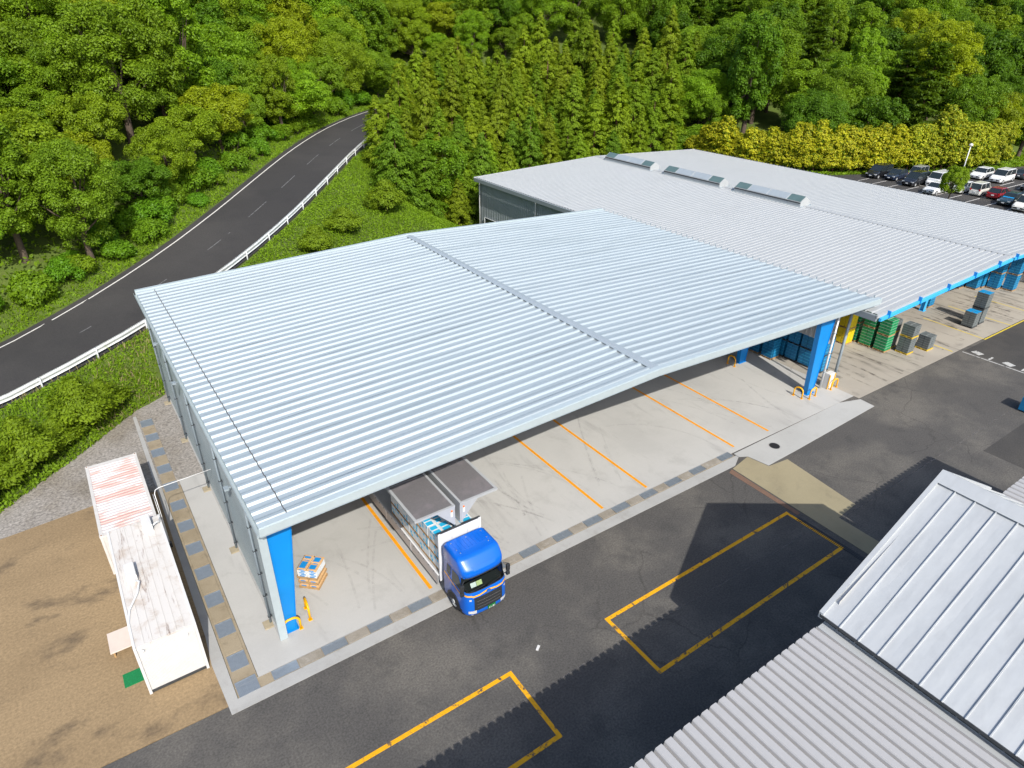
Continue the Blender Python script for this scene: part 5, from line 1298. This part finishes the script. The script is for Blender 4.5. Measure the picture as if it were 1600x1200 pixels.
def bushy(seed, H=2.2, R=1.6, n=5200, m=LEAF, size=(.10,.21)):
    rs = np.random.RandomState(seed); Cs=[];Ns=[]
    for k in range(16):
        d = unit(rs.normal(size=3)); d[2] = abs(d[2]); c = np.array([d[0]*R*.75,d[1]*R*.75,H*.35+d[2]*H*.42]); q = n//16; dirs = unit(rs.normal(size=(q,3))+np.array([0,0,.5]))
        Cs.append(c+dirs*R*.42*rs.uniform(.5,1.1,(q,1))); Ns.append(unit(dirs+rs.normal(size=(q,3))*.4+np.array([0,0,.3])))
    C = np.concatenate(Cs); C[:,2] = np.maximum(C[:,2], .05); N = np.concatenate(Ns)
    V, F = cards(C, N, rs.uniform(size[0],size[1],len(C)), 1.5, rs); b = MB()
    for k in range(5): a = rs.rand()*6.28; b.tube([(0,0,-.3),(cos(a)*R*.3,sin(a)*R*.3,H*.35),(cos(a)*R*.6,sin(a)*R*.6,H*.65)], [.05,.035,.012], 5, caps=False)
    return b.mesh('stem', BARK, True), card_mesh('foliage', V, F, [m], np.clip(rs.normal(.5,.25,len(F)),0,1))

BL = [broadleaf(1,11,4.6), broadleaf(2,12.5,4.9,96), broadleaf(3,9.5,4.2,72), broadleaf(4,13.5,4.4,90), broadleaf(5,10.5,5.2,100), broadleaf(6,8.0,3.6,60)]
BL += [broadleaf(7,14.5,3.4,80,400,(.13,.26),1.0,.1), broadleaf(8,9.0,5.6,110,380,(.12,.26),.6), broadleaf(9,12.0,4.2,46,420,(.13,.27),.8)]
DK = [broadleaf(11,12,4.6,80,300,(.16,.30),.9), broadleaf(12,10.5,4.2,70,300,(.16,.30),.9)]
CN = [conifer(1,10,3.0), conifer(2,11.,3.1), conifer(3,8.6,2.9), conifer(4,10.,3.4,250), conifer(7,7.6,2.7), conifer(8,12,3.2,250), conifer(9,9.4,3.6,250)]
PN = [pine(1), pine(2,15.,3.0), pine(3,12.5,3.2)]
GD = [conifer(21,6.6,1.9,190,80,(.12,.25),None,.0,.55,1.,[GOLD,NEEDLE],True), conifer(22,7.2,1.8,200,80,(.12,.25),None,.0,.6,1.,[GOLD,NEEDLE],True), conifer(23,6.2,2.0,190,80,(.12,.25),None,.0,.5,1.,[GOLD,NEEDLE],True)]
SHC = [conifer(31,3.3,2.0,230,80,(.08,.17),None,-.05,.45), conifer(32,2.6,1.9,210,80,(.08,.17),None,-.05,.4)]
BU = [bushy(1), bushy(2,1.7,1.5), bushy(3,2.6,1.8)]

def plant(name, proto, x, y, z, s, tint, label, cat, group, sz=None):
    o = empty(name, (x,y,z), label, cat, group, rz=RNG.random()*6.28); o.scale = (s*RNG.uniform(.88,1.12), s*RNG.uniform(.88,1.12), s*RNG.uniform(.88,1.16) if sz is None else sz)
    for nm, me in zip(('trunk','crown') if proto not in BU else ('stem','foliage'), proto):
        c = bpy.data.objects.new(nm, me); link(c, o); c.color = (tint[0], tint[1], tint[2], 1)
    return o
CAMP = np.array([0,0,26.]); CR = np.array([_r,_u,_f])
def project(p):
    q = CR @ (np.asarray(p, float)-CAMP)
    return (800+1031.67*q[0]/q[2], 600-1031.67*q[1]/q[2], q[2])
def tz(x, y): return float(terrain_z([x],[y])[0])
def poisson(x0, x1, y0, y1, r, tries, ok, rnd):
    pts = []; cell = r/1.42; grid = {}
    rs = np.random.RandomState(rnd.randrange(10**6)); X = rs.uniform(x0,x1,tries); Y = rs.uniform(y0,y1,tries); P = np.stack([X,Y],1)
    rd, rz, sd_ = road_info(P); yd = yard_dist(P); Z = terrain_z(X,Y)
    for x, y, a, b_, c, z in zip(X.tolist(), Y.tolist(), rd.tolist(), sd_.tolist(), yd.tolist(), Z.tolist()):
        g = (int(x//cell), int(y//cell))
        if not ok(x, y, a, b_, c, z): continue
        if any((x-q[0])**2+(y-q[1])**2 < r*r for i in range(-2,3) for j in range(-2,3) for q in grid.get((g[0]+i,g[1]+j),())): continue
        grid.setdefault(g, []).append((x,y)); pts.append((x,y))
    return pts
rnd = random.Random(5)
HL = [(95.3,81.5),(97.6,71.5),(101.2,63.6),(105,60.6),(109,58.6),(114.2,56.4),(119.8,53.6),(126.6,50.8),(134.8,49.4)]
def info(x, y):
    P = np.array([[x,y]]); rd, rz, sd_ = road_info(P); return rd[0], sd_[0], yard_dist(P)[0]
def in_view(x, y, z, h, m=90):
    if not (-60 < x < 300): return False
    u, v, d = project((x,y,z)); u2, v2, d2 = project((x,y,z+h))
    return d > 5 and -m < u < 1600+m and v2 < 1300 and v > -60
# broadleaf wood above the road
def zone(x, y, stops):
    u = project((x, y, tz(x, y)+6))[0]
    for lim, w in stops:
        if u < lim: return w
    return stops[-1][1]
def sized(sc, lo, hi): return 'low' if sc < lo else ('tall' if sc > hi else 'middling')
ZL = [(130,'near the left picture edge'),(300,'above the straight of the road'),(450,'above the middle of the road'),(2000,'towards the road bend')]
ZC = [(680,'beside the road bend'),(800,'at the left warehouse corner'),(950,'behind the first roof vent'),(1080,'behind the warehouse back eave'),(2000,'towards the golden hedge')]
ZB = [(750,'above the road bend'),(950,'above the first roof vent'),(1150,'above the warehouse back corner'),(1350,'over the left hedge half'),(1500,'over the right hedge half'),(3000,'at the right picture edge')]
def ordinal(n): return '%d%s' % (n, 'th' if 10 <= n % 100 <= 20 else {1:'st',2:'nd',3:'rd'}.get(n % 10, 'th'))
def ok_left(x, y, rd, s, yd, z):
    return s > 0 and 8.3 < rd < 75 and yd > 0 and x < 96 and in_view(x, y, z, 13, 130)
n_tree = 0
tints = [(.85,.92,.9),(1.0,1.0,1.0),(1.22,1.08,.9),(.62,.76,.8),(1.12,1.18,1.0),(.95,.92,.9),(1.5,1.15,.8)]
names = ['mid green','fresh green','yellowish green','deep green','bright green','olive green','pale yellow green']
for (x, y) in poisson(-50, 110, 50, 215, 5.0, 12000, ok_left, rnd):
    rd, s, yd = info(x, y); k = rnd.choice((0,1,1,2,2,3,4,4,5,6))
    far = rd > 32
    edge = rd < 13
    if far and rnd.random() < .16: pr = PN[rnd.randrange(3)]; nm = 'pine_tree'; tint = (.55,.62,.7); lab = 'dark layered pine rising above the broadleaf wood left of the road'; sc_ = rnd.uniform(.9,1.15)
    else:
        pr = BL[5] if edge and rnd.random() < .5 else BL[rnd.randrange(9)]; nm = 'broadleaf_tree'; tint = tints[k]; sc_ = rnd.uniform(.85,1.2)*(.85 if edge else 1.0)
        lab = '%s %s broadleaf tree %s %s' % (sized(sc_,.95,1.08), names[k], 'at the roadside' if edge else ('on the upper slope' if far else 'in the wood'), zone(x, y, ZL))
    j = rnd.uniform(.9,1.1); plant(nm, pr, x, y, tz(x,y)-.2, sc_, tuple(c*j for c in tint), lab, 'tree', 'trees of the wood left of the road'); n_tree += 1
# conifer plantation between road and warehouse
CONE = [(35,92.5),(36.5,86),(37,80),(40,76),(45.3,75),(46,81),(70,84),(92,84),(104,92),(118,98),(112,112),(92,116),(76,117.5),(63,113),(52,107),(44,101)]
def inpoly(x, y, P):
    c = False
    for i in range(len(P)):
        (x0,y0),(x1,y1) = P[i], P[i-1]
        if (y0 > y) != (y1 > y) and x < (x1-x0)*(y-y0)/(y1-y0)+x0: c = not c
    return c
def ok_cone(x, y, rd, s, yd, z):
    if x > 86 and min(float(seg_dist(np.array([[x,y]]), np.array(a_), np.array(b_))[0][0]) for a_, b_ in zip(HL[:-1], HL[1:])) < 4.0: return False
    return inpoly(x, y, CONE) and rd > 8.4 and yd > .8
for (x, y) in poisson(30, 120, 78, 120, 3.0, 6000, ok_cone, rnd):
    j = rnd.uniform(.85,1.15); deep = rnd.random() < .15
    cs_ = rnd.uniform(.7,1.25); rowd = yard_dist(np.array([[x,y]]))[0]; rw = 'front' if rowd < 9 else ('middle' if rowd < 19 else 'back')
    plant('conifer_tree', CN[rnd.randrange(7)], x, y, tz(x,y)-.2, cs_, (1.05*j*rnd.uniform(.9,1.15),1.05*j,j) if not deep else (.7,.85,1.0),
          '%s %s conifer in the %s of the plantation %s' % (sized(cs_,.9,1.08), 'yellow green' if not deep else 'darker green', rw, zone(x, y, ZC)), 'tree', 'conifers of the plantation behind the warehouse'); n_tree += 1
for i in range(21, 28):
    p, n = RF[i]; x, y = p.x-n.x*(8.3+.8*(i%2)), p.y-n.y*(8.3+.8*(i%2)); j = rnd.uniform(.9,1.1)
    plant('conifer_tree', CN[(0,1,3,5,6)[i%5]], x, y, tz(x,y)-.2, rnd.uniform(.9,1.15), (1.05*j,1.05*j,j), 'yellow green conifer lining the road bend beside the plantation', 'tree', 'conifers lining the road bend')
# wood behind the plantation and the hedge
def ok_back(x, y, rd, s, yd, z):
    if s < 0 and x < 90 and yd < 60: return False
    if x > 88 and min(float(seg_dist(np.array([[x,y]]), np.array(a_), np.array(b_))[0][0]) for a_, b_ in zip(HL[:-1], HL[1:])) < 5.5: return False
    if float(yard_dist(np.array([[x,y]]), CARPARK)[0]) < 4.5 or (x > 94 and inpoly(x, y, [(94,84),(97,72),(101,64),(106,61),(110,59.4),(115,57.4),(121,54.6),(127,52),(136,50.6),(175,48),(175,0),(94,0)])): return False
    if inpoly(x, y, CONE) or yd < 5: return False
    if s > 0 and x < 96: return rd >= 60 and in_view(x, y, z, 14, 60)
    return rd > 8 and in_view(x, y, z, 14, 60) and yd < 130
for (x, y) in poisson(40, 290, 48, 270, 6.8, 16000, ok_back, rnd):
    rd, s, yd = info(x, y); r = rnd.random(); far = yd > 70
    if r < .14: pr, nm, tint, lab = PN[rnd.randrange(3)], 'pine_tree', (.55,.64,.7), 'dark pine among the broadleaf trees on the far hillside'
    elif r < .34: pr, nm, tint, lab = DK[rnd.randrange(2)], 'evergreen_tree', (.50,.62,.55), 'dense dark evergreen tree behind the golden hedge'
    else:
        k = rnd.choice((0,0,1,1,2,3,4,5,6)); pr, nm, tint = BL[rnd.choice((0,1,2,3,4,6,7,8))], 'broadleaf_tree', tints[k]; lab = '%s broadleaf tree on the hillside behind the warehouse' % names[k]
    if far: lab = lab.replace('behind the warehouse', 'far above the warehouse').replace('behind the golden hedge', 'high on the far hillside')
    bs_ = rnd.uniform(.9,1.3)*(1.12 if far else 1.0); kd = {'pine_tree':'dark pine','evergreen_tree':'dense dark evergreen'}.get(nm) or names[k]+' broadleaf tree'
    lab = '%s %s on the %s hillside %s' % (sized(bs_,1.05,1.25), kd, 'upper' if far else 'lower', zone(x, y, ZB))
    j = rnd.uniform(.85,1.1); plant(nm, pr, x, y, tz(x,y)-.3, bs_, tuple(c*j for c in tint), lab, 'tree', 'trees on the hillside'); n_tree += 1
plant('evergreen_tree', DK[0], 44.6, 82.5, tz(44.6,82.5)-.3, .92, (.85,.95,.9), 'broad grey green evergreen tree at the back left corner of the warehouse', 'tree', None)
# golden hedge along the car park
dist = 0.0; k = 0
for (a, c) in zip(HL[:-1], HL[1:]):
    L = math.dist(a, c); t = (1.35 - dist) if dist else 0.0; t = max(0, t)
    while t < L:
        x, y = a[0]+(c[0]-a[0])*t/L, a[1]+(c[1]-a[1])*t/L; big = k in (3, 4, 34, 35, 36)
        plant('golden_conifer', GD[k%3], x+rnd.uniform(-.25,.25), y+rnd.uniform(-.25,.25), tz(x,y)-.1, rnd.uniform(.92,1.04)*(1.26 if big else 1.0), tuple(c_*(.82+.25*((k*37)%11)/10) for c_ in ((1,1,1) if k < 30 else (.82,.90,1))),
              '%s conifer in the golden hedge, %s from its left end' % ('taller golden' if big else 'golden yellow', ordinal(k+1)), 'tree', 'golden conifers of the hedge'); k += 1; t += 1.35
    dist = 0
# roadside tree in the car park, shrubs on the bank
plant('roadside_tree', BL[5], 123.4*CK, 50.2*CK, CPZ-.1, .38, (1.25,1.15,.9), 'small loose tree growing between the warehouse and the parked cars', 'tree', None, .62)
for (x, y, s, i, lab) in ((-2.2,49.5,1.05,0,'rounded dark green conifer shrub at the gravel edge near the drain'),(-.8,50.8,.8,1,'conifer shrub beside the rounded one near the drain end'),(-5.6,46.3,1.0,0,'conifer shrub left of the container on the bank'),(-7.6,45.0,1.1,1,'spreading conifer shrub at the left picture edge'),(-9.2,43.6,1.1,0,'outermost conifer shrub at the left picture edge'),(-3.9,47.8,.75,1,'small conifer shrub between the two larger ones'),
                          (21.5,66.5,.8,0,'dark conifer shrub behind the canopy roof'),(26,70,.9,1,'conifer shrub on the bank behind the canopy'),(33,74,1.0,0,'conifer shrub beside the plantation edge')):
    plant('conifer_shrub', SHC[i], x, y, tz(x,y)-.1, s, (.95,.95,.9), lab, 'shrub', 'conifer shrubs on the bank')
for (x, y, s_) in ((91.2,83.2,1.3),(93.6,84.8,1.5),(96.4,85.6,1.5),(95.2,88.2,1.6),(98.2,83.8,1.4)): plant('leafy_bush', BU[rnd.randrange(3)], x, y, tz(x,y)-.2, s_, (.9,.95,.9), 'large leafy bush between the plantation and the golden hedge', 'bush', 'bushes at the hedge end')
for (x, y, s_) in ((94.6,91.5,.8),(98.5,89.5,.75),(101.5,84.5,.8)): plant('broadleaf_tree', BL[5], x, y, tz(x,y)-.2, s_, (.9,.95,.9), 'low broadleaf tree filling the gap left of the golden hedge', 'tree', 'trees at the hedge end')
for (x, y) in poisson(-14, 46, 41, 92, 2.7, 3000, lambda x, y, rd, s, yd, z: s < 0 and rd > 7.2 and yd > 1.0 and not inpoly(x, y, CONE) and (x > 12 or yd < 4.5), rnd):
    if rnd.random() < (.16 if x > 32 else .02): plant('leafy_bush', BU[rnd.randrange(3)], x, y, tz(x,y)-.15, rnd.uniform(.5,1.0), (1.0*rnd.uniform(.8,1.2),1.0,.9), 'leafy green bush on the bank below the guard rail, %s' % ('near the plantation' if x > 30 else 'behind the canopy' if x > 6 else 'beside the gravel'), 'bush', 'bushes on the bank')
for i in range(4, 27):
    p, n = RF[i]
    for q in range(2):
        d = rnd.uniform(7.4,9.4); x, y = p.x+n.x*d+rnd.uniform(-1.2,1.2), p.y+n.y*d+rnd.uniform(-1.2,1.2)
        plant('leafy_bush', BU[rnd.randrange(3)], x, y, tz(x,y)-.2, rnd.uniform(.7,1.25), (.85*rnd.uniform(.8,1.2),.95,.9), 'leafy green bush at the foot of the wood ' + zone(x, y, ZL), 'bush', 'bushes at the wood edge')

# ground cover: leaves and grass blades lying over banks and verges
def scatter(name, n, region, size, m, label, up=.6, lift=(.05,.35), blades=False, seed=0, asp=1.5, box=(-20,100,50,132)):
    rs = np.random.RandomState(seed); xs = rs.uniform(box[0],box[1],n); ys = rs.uniform(box[2],box[3],n)
    P = np.stack([xs,ys],1); rd, rz, s = road_info(P); yd = yard_dist(P); k = region(xs, ys, rd, s, yd); xs, ys = xs[k], ys[k]
    z = terrain_z(xs, ys); q = len(xs)
    patch = .5+.5*np.sin(xs*.9+np.sin(ys*.7)*2)*np.cos(ys*.8+1.3)
    if blades:
        a = rs.rand(q)*2*pi; h = rs.uniform(size[0],size[1],q)*(.6+.6*patch); lean = rs.normal(size=(q,2))*.35; w = rs.uniform(.012,.028,q)*1.6
        B = np.stack([xs,ys,z-.02],1); d = np.stack([np.cos(a),np.sin(a),0*a],1)*w[:,None]; M_ = B+np.stack([lean[:,0]*h*.35,lean[:,1]*h*.35,h*.6],1); Tp = B+np.stack([lean[:,0]*h,lean[:,1]*h,h],1)
        V = np.stack([B-d,B+d,M_+d*.7,M_-d*.7, M_-d*.7,M_+d*.7,Tp+d*.1,Tp-d*.1],1).reshape(-1,3); F = np.arange(8*q).reshape(2*q,4); tone = np.repeat(np.clip(rs.normal(.5,.25,q),0,1),2)
    else:
        C = np.stack([xs,ys,z+rs.uniform(lift[0],lift[1],q)*(.5+patch)],1); N = np.array([0,0,up])+rs.normal(size=(q,3))*.45
        V, F = cards(C, N, rs.uniform(size[0],size[1],q), asp, rs); tone = np.clip(rs.normal(.15+.6*patch,.25),0,1)
    o = bpy.data.objects.new(name, card_mesh(name, V, F, [m], tone)); link(o); tag(o, label, 'plants', None, 'stuff'); return o
bank = lambda x, y, rd, s, yd: (s < 0) & (rd > 5.4) & (yd > .05) & (x < 60) & (x > -25) & (y < 110)
scatter('bank_ground_cover', 420000, bank, (.08,.20), GRASS, 'bright green leafy ground cover on the bank below the road', lift=(.0,.26), seed=1, box=(-25,60,38,110))
scatter('bank_grass', 160000, bank, (.2,.5), GRASS, 'long green grass on the bank below the road', blades=True, seed=2, box=(-25,60,38,110))
verge = lambda x, y, rd, s, yd: (s > 0) & (rd > 5.5) & (rd < 9.8)
scatter('verge_grass', 330000, verge, (.18,.5), GRASS, 'short green grass on the verge above the road', blades=True, seed=3)
scatter('verge_cover', 230000, verge, (.10,.26), GRASS, 'green weeds on the verge above the road', lift=(.0,.22), seed=4)
floor_ = lambda x, y, rd, s, yd: (s > 0) & (rd > 9.0) & (rd < 17)
scatter('wood_floor_cover', 60000, floor_, (.18,.4), LEAF, 'low plants on the floor of the roadside wood', lift=(.0,.9), seed=5)
hedgefoot = lambda x, y, rd, s, yd: (yd > .2) & (x > 94.6) & (yard_dist(np.stack([x,y],1), CARPARK) > -.3) & (yard_dist(np.stack([x,y],1), CARPARK) < 8)
scatter('hedge_foot_grass', 120000, hedgefoot, (.15,.4), GRASS, 'green grass strip at the foot of the golden hedge', lift=(.0,.25), seed=6, box=(94,175,8,95))
dryspot = lambda x, y, rd, s, yd: (s < 0) & (((rd > 4.6) & (rd < 5.5) & (x < 8)) | ((rd > 5.4) & (yd > .1) & (yd < 4.5) & (x > -1.5) & (x < 4)))
scatter('tall_bank_grass', 16000, lambda x, y, rd, s, yd: bank(x, y, rd, s, yd) & (np.sin(x*.55+1)*np.sin(y*.6+x*.2) > .45), (.6,1.2), GRASS, 'tall tufts of green grass on the bank', blades=True, seed=8, box=(-25,60,38,110))
scatter('dry_grass', 12000, dryspot, (.2,.6), DRY, 'dry straw coloured grass at the guard rail and bank foot', blades=True, seed=7, box=(-25,12,46,68))
print('trees', n_tree)

for m_ in bpy.data.meshes:
    if m_.users == 0: bpy.data.meshes.remove(m_)
